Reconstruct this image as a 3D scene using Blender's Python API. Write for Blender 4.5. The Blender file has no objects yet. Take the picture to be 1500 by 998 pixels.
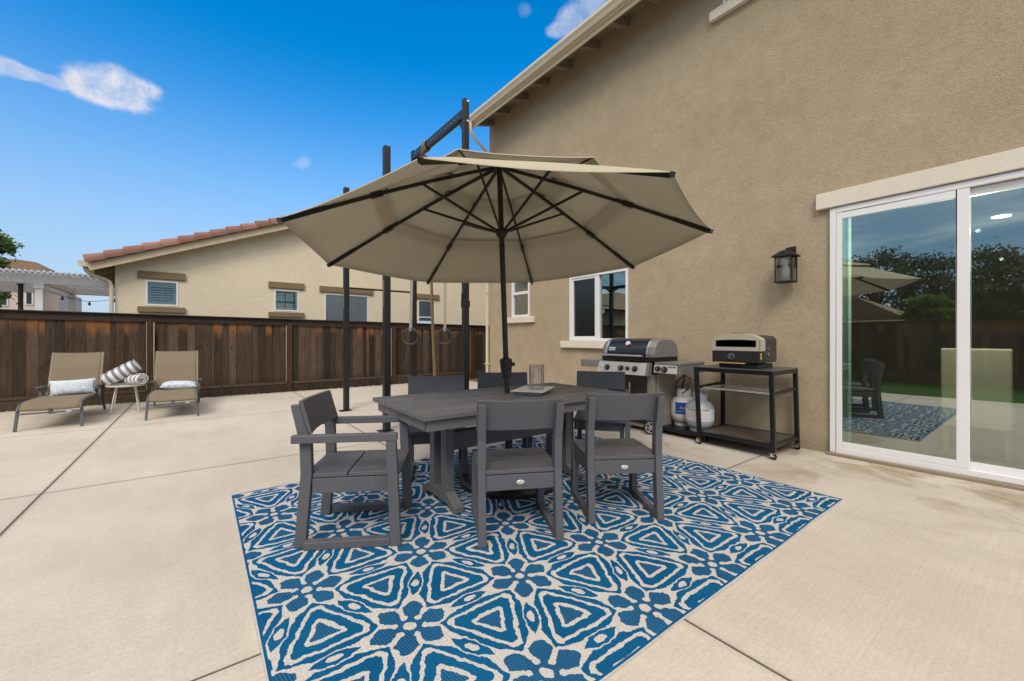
import bpy, bmesh, math, random
from mathutils import Vector, Matrix
random.seed(7)
R = math.radians
scene = bpy.context.scene
col = scene.collection

# ------------------------------------------------------------------ node helpers
class Sk:
    """a socket with arithmetic"""
    def __init__(s, t, o): s.t, s.o = t, o
    def _m(s, op, a, b=None, c=None):
        n = s.t.nodes.new('ShaderNodeMath'); n.operation = op
        for i, v in enumerate((a, b, c)):
            if v is None: continue
            if isinstance(v, Sk): s.t.links.new(v.o, n.inputs[i])
            else: n.inputs[i].default_value = v
        return Sk(s.t, n.outputs[0])
    def __add__(s, b): return s._m('ADD', s, b)
    def __radd__(s, b): return s._m('ADD', b, s)
    def __sub__(s, b): return s._m('SUBTRACT', s, b)
    def __rsub__(s, b): return s._m('SUBTRACT', b, s)
    def __mul__(s, b): return s._m('MULTIPLY', s, b)
    def __rmul__(s, b): return s._m('MULTIPLY', b, s)
    def __truediv__(s, b): return s._m('DIVIDE', s, b)
    def __neg__(s): return s._m('MULTIPLY', s, -1.0)
    def abs(s): return s._m('ABSOLUTE', s)
    def floor(s): return s._m('FLOOR', s)
    def round(s): return s._m('ROUND', s)
    def fract(s): return s._m('FRACT', s)
    def sqrt(s): return s._m('SQRT', s)
    def pow(s, p): return s._m('POWER', s, p)
    def lt(s, b): return s._m('LESS_THAN', s, b)
    def gt(s, b): return s._m('GREATER_THAN', s, b)
    def min(s, b): return s._m('MINIMUM', s, b)
    def max(s, b): return s._m('MAXIMUM', s, b)
    def sin(s): return s._m('SINE', s)
    def atan2(s, b): return s._m('ARCTAN2', s, b)
    def asin(s): return s._m('ARCSINE', s)
    def clamp(s): return s.max(0.0).min(1.0)
    def sstep(s, a, b):
        n = s.t.nodes.new('ShaderNodeMapRange'); n.interpolation_type = 'SMOOTHSTEP'
        s.t.links.new(s.o, n.inputs['Value'])
        if a <= b:
            n.inputs['From Min'].default_value = a; n.inputs['From Max'].default_value = b
        else:
            n.inputs['From Min'].default_value = b; n.inputs['From Max'].default_value = a
            n.inputs['To Min'].default_value = 1; n.inputs['To Max'].default_value = 0
        return Sk(s.t, n.outputs[0])

class Tree:
    def __init__(s, tree):
        s.t = tree; tree.nodes.clear()
    def node(s, typ, **kw):
        n = s.t.nodes.new(typ)
        for k, v in kw.items():
            if hasattr(n, k): setattr(n, k, v)
        return n
    def link(s, a, b):
        s.t.links.new(a.o if isinstance(a, Sk) else a, b)
    def setin(s, n, name, v):
        if isinstance(v, Sk): s.t.links.new(v.o, n.inputs[name])
        elif hasattr(v, 'is_output'): s.t.links.new(v, n.inputs[name])
        else:
            if isinstance(v, (tuple, list)) and len(v) == 3 and n.inputs[name].type == 'RGBA': v = (*v, 1)
            n.inputs[name].default_value = v
    def coord(s, kind='Object'):
        n = s.node('ShaderNodeTexCoord'); return Sk(s.t, n.outputs[kind])
    def pos(s):
        n = s.node('ShaderNodeNewGeometry'); return Sk(s.t, n.outputs['Position'])
    def xyz(s, v):
        n = s.node('ShaderNodeSeparateXYZ'); s.link(v, n.inputs[0])
        return [Sk(s.t, n.outputs[i]) for i in range(3)]
    def comb(s, x, y, z=0.0):
        n = s.node('ShaderNodeCombineXYZ')
        for i, v in enumerate((x, y, z)):
            if isinstance(v, Sk): s.link(v, n.inputs[i])
            else: n.inputs[i].default_value = v
        return Sk(s.t, n.outputs[0])
    def vscale(s, v, sc):
        n = s.node('ShaderNodeVectorMath'); n.operation = 'MULTIPLY'
        s.link(v, n.inputs[0]); n.inputs[1].default_value = sc if isinstance(sc, (tuple, list)) else (sc,)*3
        return Sk(s.t, n.outputs[0])
    def noise(s, v, scale=5, detail=3, rough=.5, dist=0.0, out='Fac'):
        n = s.node('ShaderNodeTexNoise'); s.link(v, n.inputs['Vector'])
        n.inputs['Scale'].default_value = scale; n.inputs['Detail'].default_value = detail
        n.inputs['Roughness'].default_value = rough; n.inputs['Distortion'].default_value = dist
        return Sk(s.t, n.outputs[out])
    def voronoi(s, v, scale=5, out='Distance'):
        n = s.node('ShaderNodeTexVoronoi'); s.link(v, n.inputs['Vector']); n.inputs['Scale'].default_value = scale
        return Sk(s.t, n.outputs[out])
    def white(s, v):
        n = s.node('ShaderNodeTexWhiteNoise', noise_dimensions='1D'); s.link(v, n.inputs['W'])
        return Sk(s.t, n.outputs['Value'])
    def attr(s, name):
        n = s.node('ShaderNodeAttribute', attribute_name=name); return Sk(s.t, n.outputs['Fac'])
    def mix(s, f, a, b):
        n = s.node('ShaderNodeMix', data_type='RGBA')
        if isinstance(f, Sk): s.link(f, n.inputs[0])
        else: n.inputs[0].default_value = f
        for i, v in ((6, a), (7, b)):
            if isinstance(v, Sk): s.link(v, n.inputs[i])
            else: n.inputs[i].default_value = (*v, 1)
        return Sk(s.t, n.outputs[2])
    def mul(s, a, f):
        """colour times grey factor"""
        n = s.node('ShaderNodeVectorMath'); n.operation = 'SCALE'
        if isinstance(a, Sk): s.link(a, n.inputs[0])
        else: n.inputs[0].default_value = a
        if isinstance(f, Sk): s.link(f, n.inputs['Scale'])
        else: n.inputs['Scale'].default_value = f
        return Sk(s.t, n.outputs[0])
    def bump(s, h, dist=.01, strength=1.0, normal=None):
        n = s.node('ShaderNodeBump'); s.link(h, n.inputs['Height'])
        n.inputs['Distance'].default_value = dist; n.inputs['Strength'].default_value = strength
        if normal is not None: s.link(normal, n.inputs['Normal'])
        return Sk(s.t, n.outputs[0])
    def bsdf(s, color, rough=.6, metal=0.0, normal=None, spec=.5, **kw):
        n = s.node('ShaderNodeBsdfPrincipled')
        s.setin(n, 'Base Color', color); s.setin(n, 'Roughness', rough); s.setin(n, 'Metallic', metal)
        s.setin(n, 'Specular IOR Level', spec)
        if normal is not None: s.link(normal, n.inputs['Normal'])
        for k, v in kw.items(): s.setin(n, k.replace('_', ' '), v)
        return Sk(s.t, n.outputs[0])
    def out(s, sh):
        n = s.node('ShaderNodeOutputMaterial'); s.link(sh, n.inputs['Surface'])

def mat(name):
    m = bpy.data.materials.new(name); m.use_nodes = True
    return m, Tree(m.node_tree)

M = {}
def simple(name, c, rough=.6, metal=0.0, spec=.5, var=.12, nscale=8.0, bump=0.0, bscale=60.0, coat=0.0):
    m, t = mat(name)
    p = t.coord('Object')
    n = t.noise(p, nscale, 4, .6)
    cc = t.mul(c, (n - .5) * (2 * var) + 1.0)
    nb = None
    if bump > 0: nb = t.bump(t.noise(p, bscale, 3), bump)
    rr = (t.noise(p, nscale * 2.3, 3) - .5) * .15 + rough
    t.out(t.bsdf(cc, rr.clamp(), metal, nb, spec, Coat_Weight=coat))
    M[name] = m
    return m

# ------------------------------------------------------------------ materials
def stucco(name, c, dark, blotch=True, grain=95.0, bd=.008):
    m, t = mat(name)
    p = t.pos()
    big = t.noise(p, .55, 4, .55)
    mid = t.noise(p, 5.0, 4, .6)
    fine = t.noise(p, grain, 3, .65)
    fine2 = t.noise(p, grain * .33, 2, .5)
    c1 = t.mix(big.sstep(.3, .7), c, dark)
    k_ = 1.0 if blotch else .38
    f = (mid - .5) * (.30*k_) + (fine - .5) * (.52*k_) + (fine2 - .5) * (.26*k_) + 1.0
    cc = t.mul(c1, f)
    if blotch:
        x, y, z = t.xyz(p)
        # faint lime mark high on the wall, darker towards the foot of the wall
        d = (((y - 2.72) / .10).pow(2) + ((z - 3.69) / .16).pow(2)).sqrt()
        cc = t.mix(((1.0 - d).clamp() * t.noise(p, 22, 4, .6).sstep(.42, .62)) * .45, cc, (.5, .44, .36))
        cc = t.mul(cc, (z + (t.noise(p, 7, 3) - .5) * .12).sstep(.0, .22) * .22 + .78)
    nb = t.bump(fine + fine2 * .5 + mid * .12, bd)
    t.out(t.bsdf(cc, .93, 0, nb, .15))
    M[name] = m
stucco('stucco_tan', (.435, .348, .240), (.385, .306, .210))
stucco('stucco_cream', (.74, .645, .49), (.70, .605, .455), False, 45, .008)
stucco('stucco_trim', (.70, .635, .53), (.66, .59, .49), False, 90, .003)
stucco('stucco_pink', (.62, .52, .47), (.58, .49, .44), False, 30, .004)

def concrete():
    m, t = mat('broom_concrete')
    p = t.pos(); x, y, z = t.xyz(p)
    big = t.noise(p, .6, 5, .6)
    mid = t.noise(p, 3.2, 5, .65, .6)
    fine = t.noise(p, 60, 3, .7)
    broom = t.noise(t.vscale(p, (2.0, 90.0, 1.0)), 1.0, 3, .6)
    sweep = t.noise(t.vscale(p, (6.0, 1.6, 1.0)), 1.0, 4, .6, .8)
    base = t.mix((big * .6 + mid * .4).sstep(.36, .62), (.60, .532, .458), (.495, .434, .370))
    f = (mid - .5) * .30 + (fine - .5) * .48 + (broom - .5) * .20 + (sweep - .5) * .20 + 1.0
    c = t.mul(base, f)
    # rusty-brown stains where water stands in front of the sliding door and under the cart
    near = x.sstep(3.2, 4.9) * y.sstep(4.6, 3.2)
    st = t.noise(p, 1.7, 5, .62, .7).sstep(.46, .68) * near
    c = t.mix(st * .72, c, (.27, .185, .105))
    c = t.mix(t.noise(p, 2.6, 4, .6, .5).sstep(.55, .72) * near * .5, c, (.60, .54, .47))
    # small dark specks
    sp = t.voronoi(p, 9.0).lt(.035) * t.noise(p, 1.3, 2).gt(.52)
    c = t.mix(sp * .45, c, (.16, .12, .09))
    # tooled joints between the slabs
    wob = (t.noise(p, 1.2, 2) - .5) * .008
    jx = ((x + .975) + wob).abs().min(((x - 1.66) + wob).abs() + .0025).min(((x - 7.0)).abs())
    jy = ((y - 1.84) + wob).abs().min(((y - 4.75) + wob).abs()).min(((y - 7.66) + wob).abs()) + .004
    j = jx.min(jy)
    groove = j.sstep(.011, .004)
    stain = j.sstep(.06, .0)
    c = t.mul(c, 1.0 - stain * .10)
    c = t.mix(groove * .80, c, (.10, .07, .045))
    # soil along the far edge by the fence
    c = t.mix((y + (t.noise(p, 5, 3) - .5) * .25).sstep(10.05, 10.42) * .5, c, (.22, .16, .11))
    h = broom * .35 + fine * .3 + mid * .4 - groove * 3.0
    t.out(t.bsdf(c, .88, 0, t.bump(h, .004), .25))
    M['broom_concrete'] = m
concrete()

def rug_mat():
    m, t = mat('patterned_rug_weave')
    p0 = t.coord('Object'); x0, y0, z0 = t.xyz(p0)
    A = .5865; row = .527
    wob = t.noise(p0, 34, 2, .6, out='Color')
    wx, wy, wz = t.xyz(wob)
    wob2 = t.noise(p0, 9, 2, .5, out='Color'); vx, vy, vz = t.xyz(wob2)
    px = (x0 - .405 + 2.0035) / A + (wx - .5) * .036 + (vx - .5) * .055
    py = (y0 - 1.107 + 2.3825) * (.8660254 / row / A * A) / 1.0 + (wy - .5) * .036 + (vy - .5) * .055
    S3 = 1.7320508
    ax = px - px.round(); ay = py - (py / S3).round() * S3
    bx = px - .5 - (px - .5).round(); by = (py - S3 / 2) - ((py - S3 / 2) / S3).round() * S3
    da = ax * ax + ay * ay; db = bx * bx + by * by
    sel = da.lt(db)
    qx = (ax * sel + bx * (1.0 - sel)).abs(); qy = (ay * sel + by * (1.0 - sel)).abs()
    for th in (60, 30):
        nx, ny = -math.sin(R(th)), math.cos(R(th))
        d = (qx * nx + qy * ny).max(0.0) * 2.0
        qx = qx - d * nx; qy = qy - d * ny
    r = (qx * qx + qy * qy).sqrt()
    # blunt three-cornered ring system filling the space between flowers and lenses
    e1 = qy - .062 - (qx - .5) * .12
    e2 = (qy + qx * .357 - .174) * .94
    E = e1.min(e2)
    blueT = E.gt(0.0)
    tx = .5 - qx; ty = .288675 - qy
    rt = (tx * tx + ty * ty).sqrt()
    D = ty.max(rt * .60) * .85 + (ty * .78 + rt * .22) * .15
    T3 = ty.max(rt * .54)
    w1 = T3.gt(.060) * D.lt(.092)
    w2 = D.gt(.159) * D.lt(.186)
    blueT = blueT * (1.0 - w1) * (1.0 - w2)
    hatchT = T3.lt(.058)
    # lens about M
    lx = (.5 - qx) / .165
    lens = qy.lt(.050 * (1.0 - lx.abs().pow(1.9)))
    eye = (((.5 - qx) / .052).pow(2) + (qy / .026).pow(2)).lt(1.0)
    lens = lens * (1.0 - eye)
    # flower: centre dot, petal, lollipop strokes on the 30 degree mirror line
    dl = qx * .5 - qy * .8660254           # distance from the 30 degree line
    al = qx * .8660254 + qy * .5           # distance along it
    stroke = al.gt(.100) * dl.lt(.018 + (al - .15).max(0.0) * .15)
    ball = ((al - .100).pow(2) + dl * dl).lt(.026 * .026)
    petal = (qx + qy * .12).lt(.274) * (qx * .82 + qy).lt(.246) * r.gt(.040)
    petal = petal * (1.0 - stroke) * (1.0 - ball)
    blue = blueT.max(lens).max(petal)
    hatch = hatchT.max(petal)
    hl = ((x0 * .985 + y0 * .17) * 88.0).fract().lt(.20) * hatch
    blue = (blue - hl * .13).max(0.0)
    # bound edges
    ed = (2.0035 - .187 - x0.abs()).min((2.3825 - .965 - y0.abs()))
    blue = blue.max(ed.lt(.016))
    blue = blue * ed.gt(.005)
    weave = ((x0 * 640.0).sin() * (y0 * 640.0).sin())
    rib = (x0 * 420.0).sin()
    fadeb = t.noise(p0, 2.2, 4, .6)
    cb = t.mix(fadeb.sstep(.3, .7), (.004, .082, .205), (.006, .108, .25))
    cb = t.mul(cb, t.noise(p0, 130, 2, .6) * .7 + .66)
    cw = t.mul((.57, .535, .505), t.noise(p0, 110, 2, .6) * .45 + .76)
    cw = t.mul(cw, weave * .07 + 1.0)
    # stray blue flecks woven through the pale ground
    cw = t.mix(t.noise(t.vscale(p0, (1.0, 3.0, 1.0)), 95, 1).gt(.66) * .4, cw, (.11, .2, .32))
    cb = t.mul(cb, 1.0 - hatch * .07)
    c = t.mix(blue, cw, cb)
    h = weave * .6 + rib * .2 + blue * .6
    t.out(t.bsdf(c, .95, 0, t.bump(h, .0012), .06))
    M['patterned_rug_weave'] = m
rug_mat()

def fence_wood(name, c, c2, patch):
    m, t = mat(name)
    p = t.pos(); x, y, z = t.xyz(p)
    ti = t.attr('tint')
    off = ti * 37.0
    q = t.comb(x * 9.0 + off, y * 9.0 + off, z * .9 + off)
    grain = t.noise(q, 4.0, 5, .65, .5)
    fineg = t.noise(t.comb(x * 60.0 + off, y * 60.0, z * 1.4), 2.0, 3, .6)
    base = t.mix(ti, c, c2)
    cc = t.mul(base, (grain - .5) * 1.7 + (fineg - .5) * 1.0 + (ti * 7.3).fract() * .6 + .70)
    if patch:
        # boards keep their orange colour high up where the cap shelters them
        keep = (ti * 13.7).fract()
        nn = t.noise(t.comb(x * 14.0, off, z * 2.4), 1.0, 4, .6)
        top = (z + (nn - .5) * .55 + keep * .22).sstep(1.38, 1.62)
        cc = t.mix(top * (keep.sstep(.25, .75)) * .85, cc, (.24, .105, .040))
        streak = (t.noise(t.comb(x * 26.0, off, z * .35), 1.0, 3, .6)).sstep(.60, .72) * (keep * 3.0).fract().gt(.55) * z.sstep(.35, 1.2)
        cc = t.mix(streak * .6, cc, (.20, .075, .026))
        knot = t.voronoi(t.comb(x * 7.0, off, z * 2.6), 1.0).lt(.10)
        cc = t.mix(knot * .6, cc, (.012, .008, .006))
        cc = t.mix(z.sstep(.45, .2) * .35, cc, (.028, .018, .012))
    t.out(t.bsdf(cc, .85, 0, t.bump(grain + fineg * .6, .004), .2))
    M[name] = m
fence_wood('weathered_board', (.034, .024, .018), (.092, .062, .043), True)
fence_wood('fence_post_wood', (.072, .036, .021), (.085, .042, .024), False)
fence_wood('fence_rail_wood', (.036, .026, .021), (.05, .035, .028), False)
fence_wood('fence_kick_wood', (.062, .044, .031), (.085, .058, .040), False)

def lumber(name, c):
    m, t = mat(name); p = t.coord('Object'); ti = t.attr('tint')
    g_ = t.noise(t.vscale(p, (7, 7, 7)), 22, 3, .6); big = t.noise(p, 3.5, 4, .6)
    geo = t.node('ShaderNodeNewGeometry'); nx_, ny_, nz_ = t.xyz(Sk(t.t, geo.outputs['Normal']))
    dust = nz_.sstep(.6, 1.0) * t.noise(p, 7, 5, .65).sstep(.40, .75) * .30
    cc = t.mul(c, (g_ - .5) * .22 + (big - .5) * .22 + (ti - .5) * .25 + 1.0)
    cc = t.mix(dust, cc, (.21, .195, .18))
    scuff = t.noise(t.vscale(p, (30, 30, 4)), 1.0, 2, .5).gt(.70) * .18
    cc = t.mix(scuff, cc, (.17, .165, .17))
    t.out(t.bsdf(cc, (t.noise(p, 9, 4) * .3 + .36), 0, t.bump(g_, .0006), .45)); M[name] = m
lumber('grey_poly_lumber', (.094, .094, .108))
lumber('grey_table_lumber', (.125, .121, .130))
simple('black_pole_metal', (.014, .012, .011), .42, 0, .5, .15, 10)
simple('black_steel', (.012, .013, .016), .45, .0, .5, .3, 12, .0008, 90)
simple('cart_steel', (.010, .011, .014), .38, .2, .5, .25, 12)
simple('cart_top_steel', (.17, .17, .18), .38, .7, .5, .15, 14)
simple('cart_shelf_panel', (.085, .068, .052), .5, .1, .5, .25, 4)
simple('chrome', (.72, .72, .72), .16, 1.0, .5, .05)
simple('bolt_silver', (.75, .75, .75), .3, 1.0)
simple('stainless', (.60, .58, .56), .30, 1.0, .5, .08, 20)
simple('stainless_light', (.60, .565, .53), .42, .25, .5, .06, 20)
simple('grill_side_grey', (.20, .19, .185), .45, .2, .5, .08, 10)
simple('cabinet_taupe', (.30, .265, .225), .5, .1, .5, .08, 6)
simple('grill_cavity', (.008, .008, .008), .6)
simple('door_dark', (.022, .018, .013), .3, .2)
simple('knob_dark', (.05, .045, .045), .35, .5)
simple('rubber', (.014, .014, .014), .8)
simple('oven_black', (.018, .018, .02), .5, .1, .5, .2)
simple('oven_shell', (.055, .053, .05), .48, .3, .5, .12)
simple('oven_steel', (.54, .485, .40), .38, .3, .5, .06)
simple('stone_interior', (.035, .026, .018), .9, 0, .2, .4, 15)
simple('peel_wood', (.52, .33, .12), .6, 0, .3, .2, 12)
simple('label_yellow', (.75, .55, .04), .5)
simple('white_enamel', (.70, .70, .70), .35, 0, .5, .04)
simple('tank_white', (.68, .67, .64), .38, 0, .5, .08, 6)
simple('tank_grey', (.40, .41, .45), .42, 0, .5, .1, 6)
simple('label_blue', (.015, .07, .34), .4)
simple('label_paper', (.68, .68, .70), .5, 0, .4, .05)
simple('print_red', (.62, .10, .10), .5)
simple('print_pink', (.70, .38, .40), .5)
simple('print_black', (.05, .05, .06), .5)
simple('print_tan', (.55, .45, .30), .6)
simple('emblem_silver', (.62, .62, .60), .35, .4)
simple('rust', (.16, .06, .025), .8, 0, .2, .4, 30)
simple('hose_black', (.01, .01, .01), .55)
simple('white_vinyl', (.76, .745, .76), .38, 0, .5, .03, 4)
simple('gutter_cream', (.62, .545, .42), .45, 0, .5, .05, 3)
simple('fascia_cream', (.53, .44, .30), .6, 0, .4, .08, 3)
simple('eave_tan', (.235, .195, .14), .8, 0, .3, .12, 4)
simple('trim_brown', (.215, .155, .085), .85, 0, .3, .12, 10, .002, 60)
simple('track_bronze', (.30, .24, .16), .5, .3)
simple('lantern_black', (.008, .007, .007), .55, .1, .5, .15)
simple('bulb_white', (.75, .75, .72), .3)
simple('ring_grey', (.045, .042, .042), .5, 0, .4, .2, 30)
simple('strap_webbing', (.40, .37, .33), .85, 0, .2, .1, 60)
simple('lounger_frame', (.10, .10, .108), .42, .2, .5, .12)
simple('wire_white', (.70, .67, .60), .4)
simple('pergola_white', (.66, .67, .70), .5, 0, .4, .05)
simple('dark_post', (.02, .02, .022), .5)
simple('shutter_white', (.52, .66, .64), .5)
simple('shutter_gap', (.018, .03, .022), .5)
simple('lilac_shade', (.74, .74, .88), .6, 0, .3, .04)
simple('room_wall', (.18, .17, .15), .9, 0, .2, .05)
simple('room_floor', (.12, .085, .06), .5, 0, .4, .2, 3)
simple('slip_cover', (.80, .76, .62), .9, 0, .2, .06, 30)
simple('curtain_cloth', (.55, .84, .74), .9, 0, .2, .05)
simple('pale_wood', (.45, .36, .25), .6)
simple('pot_green', (.20, .30, .22), .4)
simple('petal_white', (.78, .78, .82), .6)
simple('petal_blue', (.16, .27, .5), .6)
simple('bark', (.075, .055, .04), .9, 0, .2, .3, 8, .01, 20)
simple('pebble', (.50, .45, .38), .9, 0, .3, .35, 25)
simple('dirt', (.16, .115, .075), .95, 0, .2, .35, 3, .02, 14)
simple('roof_mortar', (.12, .08, .06), .9)

def tiles(name, c, c2):
    m, t = mat(name)
    p = t.pos(); ti = t.attr('tint')
    base = t.mix(ti, c, c2)
    f = (t.noise(p, 6, 4, .6) - .5) * .5 + (t.noise(p, 40, 2) - .5) * .25 + 1.0
    t.out(t.bsdf(t.mul(base, f), .85, 0, t.bump(t.noise(p, 30, 3), .004), .25)); M[name] = m
tiles('clay_tile', (.22, .112, .085), (.31, .165, .125))
tiles('brown_tile', (.24, .15, .095), (.34, .23, .15))

def weave(name, c, scale):
    m, t = mat(name)
    p = t.coord('Object'); x, y, z = t.xyz(p)
    w = (x * scale).sin() * ((y + z) * scale).sin()
    n = t.noise(p, 4, 4, .6)
    cc = t.mul(c, w * .13 + (n - .5) * .14 + (t.noise(p, 180, 2) - .5) * .3 + 1.0)
    t.out(t.bsdf(cc, .85, 0, t.bump(w, .001), .2)); M[name] = m
weave('sling_mesh', (.235, .185, .128), 700)
weave('sling_hem', (.30, .245, .175), 500)

def canopy_mat():
    m, t = mat('canopy_fabric')
    p = t.coord('Object')
    big = t.noise(p, 2.2, 4, .6); fine = t.noise(p, 240, 2, .5)
    x, y, z = t.xyz(p)
    c = t.mul((.47, .418, .305), (big - .5) * .16 + (fine - .5) * .18 + 1.0)
    c = t.mix(t.noise(p, 5.0, 5, .65).sstep(.60, .74) * .16, c, (.24, .19, .13))
    nb = t.bump(t.noise(p, 5, 4, .55), .012)
    d = t.bsdf(c, .92, 0, nb, .12)
    tr = t.node('ShaderNodeBsdfTranslucent'); t.setin(tr, 'Color', t.mul(c, 1.25))
    mx = t.node('ShaderNodeMixShader'); mx.inputs[0].default_value = .07
    t.link(d, mx.inputs[1]); t.link(tr.outputs[0], mx.inputs[2])
    t.out(Sk(t.t, mx.outputs[0])); M['canopy_fabric'] = m
canopy_mat()

def stripe_towel():
    m, t = mat('striped_towel'); p = t.coord('Object'); x, y, z = t.xyz(p)
    s = ((z + (t.noise(p, 12, 2) - .5) * .006) / .090).fract()
    c = t.mix(s.lt(.46), (.68, .67, .71), (.20, .195, .23))
    t.out(t.bsdf(t.mul(c, t.noise(p, 160, 2) * .5 + .75), .95, 0, t.bump(t.noise(p, 200, 2), .004), .1, Sheen_Weight=.3)); M['striped_towel'] = m
stripe_towel()
def pillow_mat():
    m, t = mat('blue_print_cotton'); p = t.coord('Object'); x, y, z = t.xyz(p)
    gx = ((x + (t.noise(p, 40, 1) - .5) * .02) / .026).fract(); gz = ((z + y * .5 + (t.noise(p, 45, 1) - .5) * .02) / .022).fract()
    d = gx.gt(.34) * gz.gt(.42) * t.noise(p, 26, 2).sstep(.36, .58)
    fade = (z * 3.6 + .55 + (t.noise(p, 6, 2) - .5) * .5).clamp()
    c = t.mix(d * (.92 - fade * .55), (.62, .66, .70), (.16, .30, .52))
    t.out(t.bsdf(c, .9, 0, t.bump(t.noise(p, 14, 3), .01), .15)); M['blue_print_cotton'] = m
pillow_mat()
def rope_mat():
    m, t = mat('manila_rope'); p = t.coord('Object'); x, y, z = t.xyz(p)
    a = y.atan2(x)
    c = t.mul((.25, .178, .105), t.noise(p, 60, 3) * 1.2 + .35)
    t.out(t.bsdf(c, .95, 0, None, .1)); M['manila_rope'] = m
rope_mat()

def glass(name, tint, refl, rough=0.0, wav=.0):
    m, t = mat(name)
    tr = t.node('ShaderNodeBsdfTransparent'); t.setin(tr, 'Color', tint)
    gl = t.node('ShaderNodeBsdfGlossy'); t.setin(gl, 'Color', (.86, .97, .96)); gl.inputs['Roughness'].default_value = rough
    if wav > 0:
        t.link(t.bump(t.noise(t.pos(), 1.3, 2), wav), gl.inputs['Normal'])
    fr = t.node('ShaderNodeFresnel'); fr.inputs['IOR'].default_value = 1.5
    f = (Sk(t.t, fr.outputs[0]) + refl).clamp()
    mx = t.node('ShaderNodeMixShader'); t.link(f, mx.inputs[0])
    t.link(tr.outputs[0], mx.inputs[1]); t.link(gl.outputs[0], mx.inputs[2])
    t.out(Sk(t.t, mx.outputs[0])); M[name] = m
glass('door_glass', (.84, .87, .80), .25, 0, .0006)
glass('screen_glass', (.20, .21, .20), .05, .25, .001)
glass('window_glass', (.60, .70, .66), .22, 0, .0010)
glass('plain_glass', (.90, .93, .93), .02, 0)
glass('lantern_glass', (.93, .94, .96), .05, .02)
def cut_glass():
    m, t = mat('cut_glass'); p = t.coord('Object')
    x, y, z = t.xyz(p)
    h = t.voronoi(p, 60) + (y.atan2(x) * 14.0).sin() * .3
    nb = t.bump(h, .008)
    gl = t.node('ShaderNodeBsdfGlossy'); gl.inputs['Roughness'].default_value = .06; t.link(nb, gl.inputs['Normal'])
    tr = t.node('ShaderNodeBsdfTransparent'); t.setin(tr, 'Color', (.965, .95, .965))
    fr = t.node('ShaderNodeFresnel'); fr.inputs['IOR'].default_value = 1.5; t.link(nb, fr.inputs['Normal'])
    mx = t.node('ShaderNodeMixShader'); t.link((Sk(t.t, fr.outputs[0]) * .55 + .02).clamp(), mx.inputs[0])
    t.link(tr.outputs[0], mx.inputs[1]); t.link(gl.outputs[0], mx.inputs[2])
    t.out(Sk(t.t, mx.outputs[0])); M['cut_glass'] = m
cut_glass()
def lid_enamel():
    m, t = mat('lid_enamel'); p = t.coord('Object')
    t.out(t.bsdf((.007, .008, .018), .24, 0, None, .5, Coat_Weight=.15)); M['lid_enamel'] = m
lid_enamel()
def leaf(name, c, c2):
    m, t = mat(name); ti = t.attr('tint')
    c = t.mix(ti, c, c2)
    d = t.bsdf(c, .6, 0, None, .3)
    tr = t.node('ShaderNodeBsdfTranslucent'); t.setin(tr, 'Color', t.mul(c, 1.4))
    mx = t.node('ShaderNodeMixShader'); mx.inputs[0].default_value = .3
    t.link(d, mx.inputs[1]); t.link(tr.outputs[0], mx.inputs[2])
    t.out(Sk(t.t, mx.outputs[0])); M[name] = m
leaf('leaf_green', (.055, .10, .028), (.22, .30, .085))
leaf('leaf_dark', (.012, .026, .012), (.045, .075, .03))
leaf('leaf_olive', (.035, .04, .02), (.10, .095, .05))
leaf('leaf_bright', (.04, .085, .012), (.14, .21, .03))
def lawn_mat():
    m, t = mat('turf'); p = t.pos()
    c = t.mix(t.noise(p, 2.0, 4), (.032, .088, .020), (.055, .125, .03))
    t.out(t.bsdf(t.mul(c, t.noise(p, 90, 3, .7) * 1.0 + .5), .9, 0, t.bump(t.noise(p, 120, 3), .02), .1)); M['turf'] = m
lawn_mat()
def emis(name, c, s):
    m, t = mat(name)
    e = t.node('ShaderNodeEmission'); t.setin(e, 'Color', c); e.inputs['Strength'].default_value = s
    t.out(Sk(t.t, e.outputs[0])); M[name] = m
emis('ceiling_lamp_glow', (1, .97, .9), 7)

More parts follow.
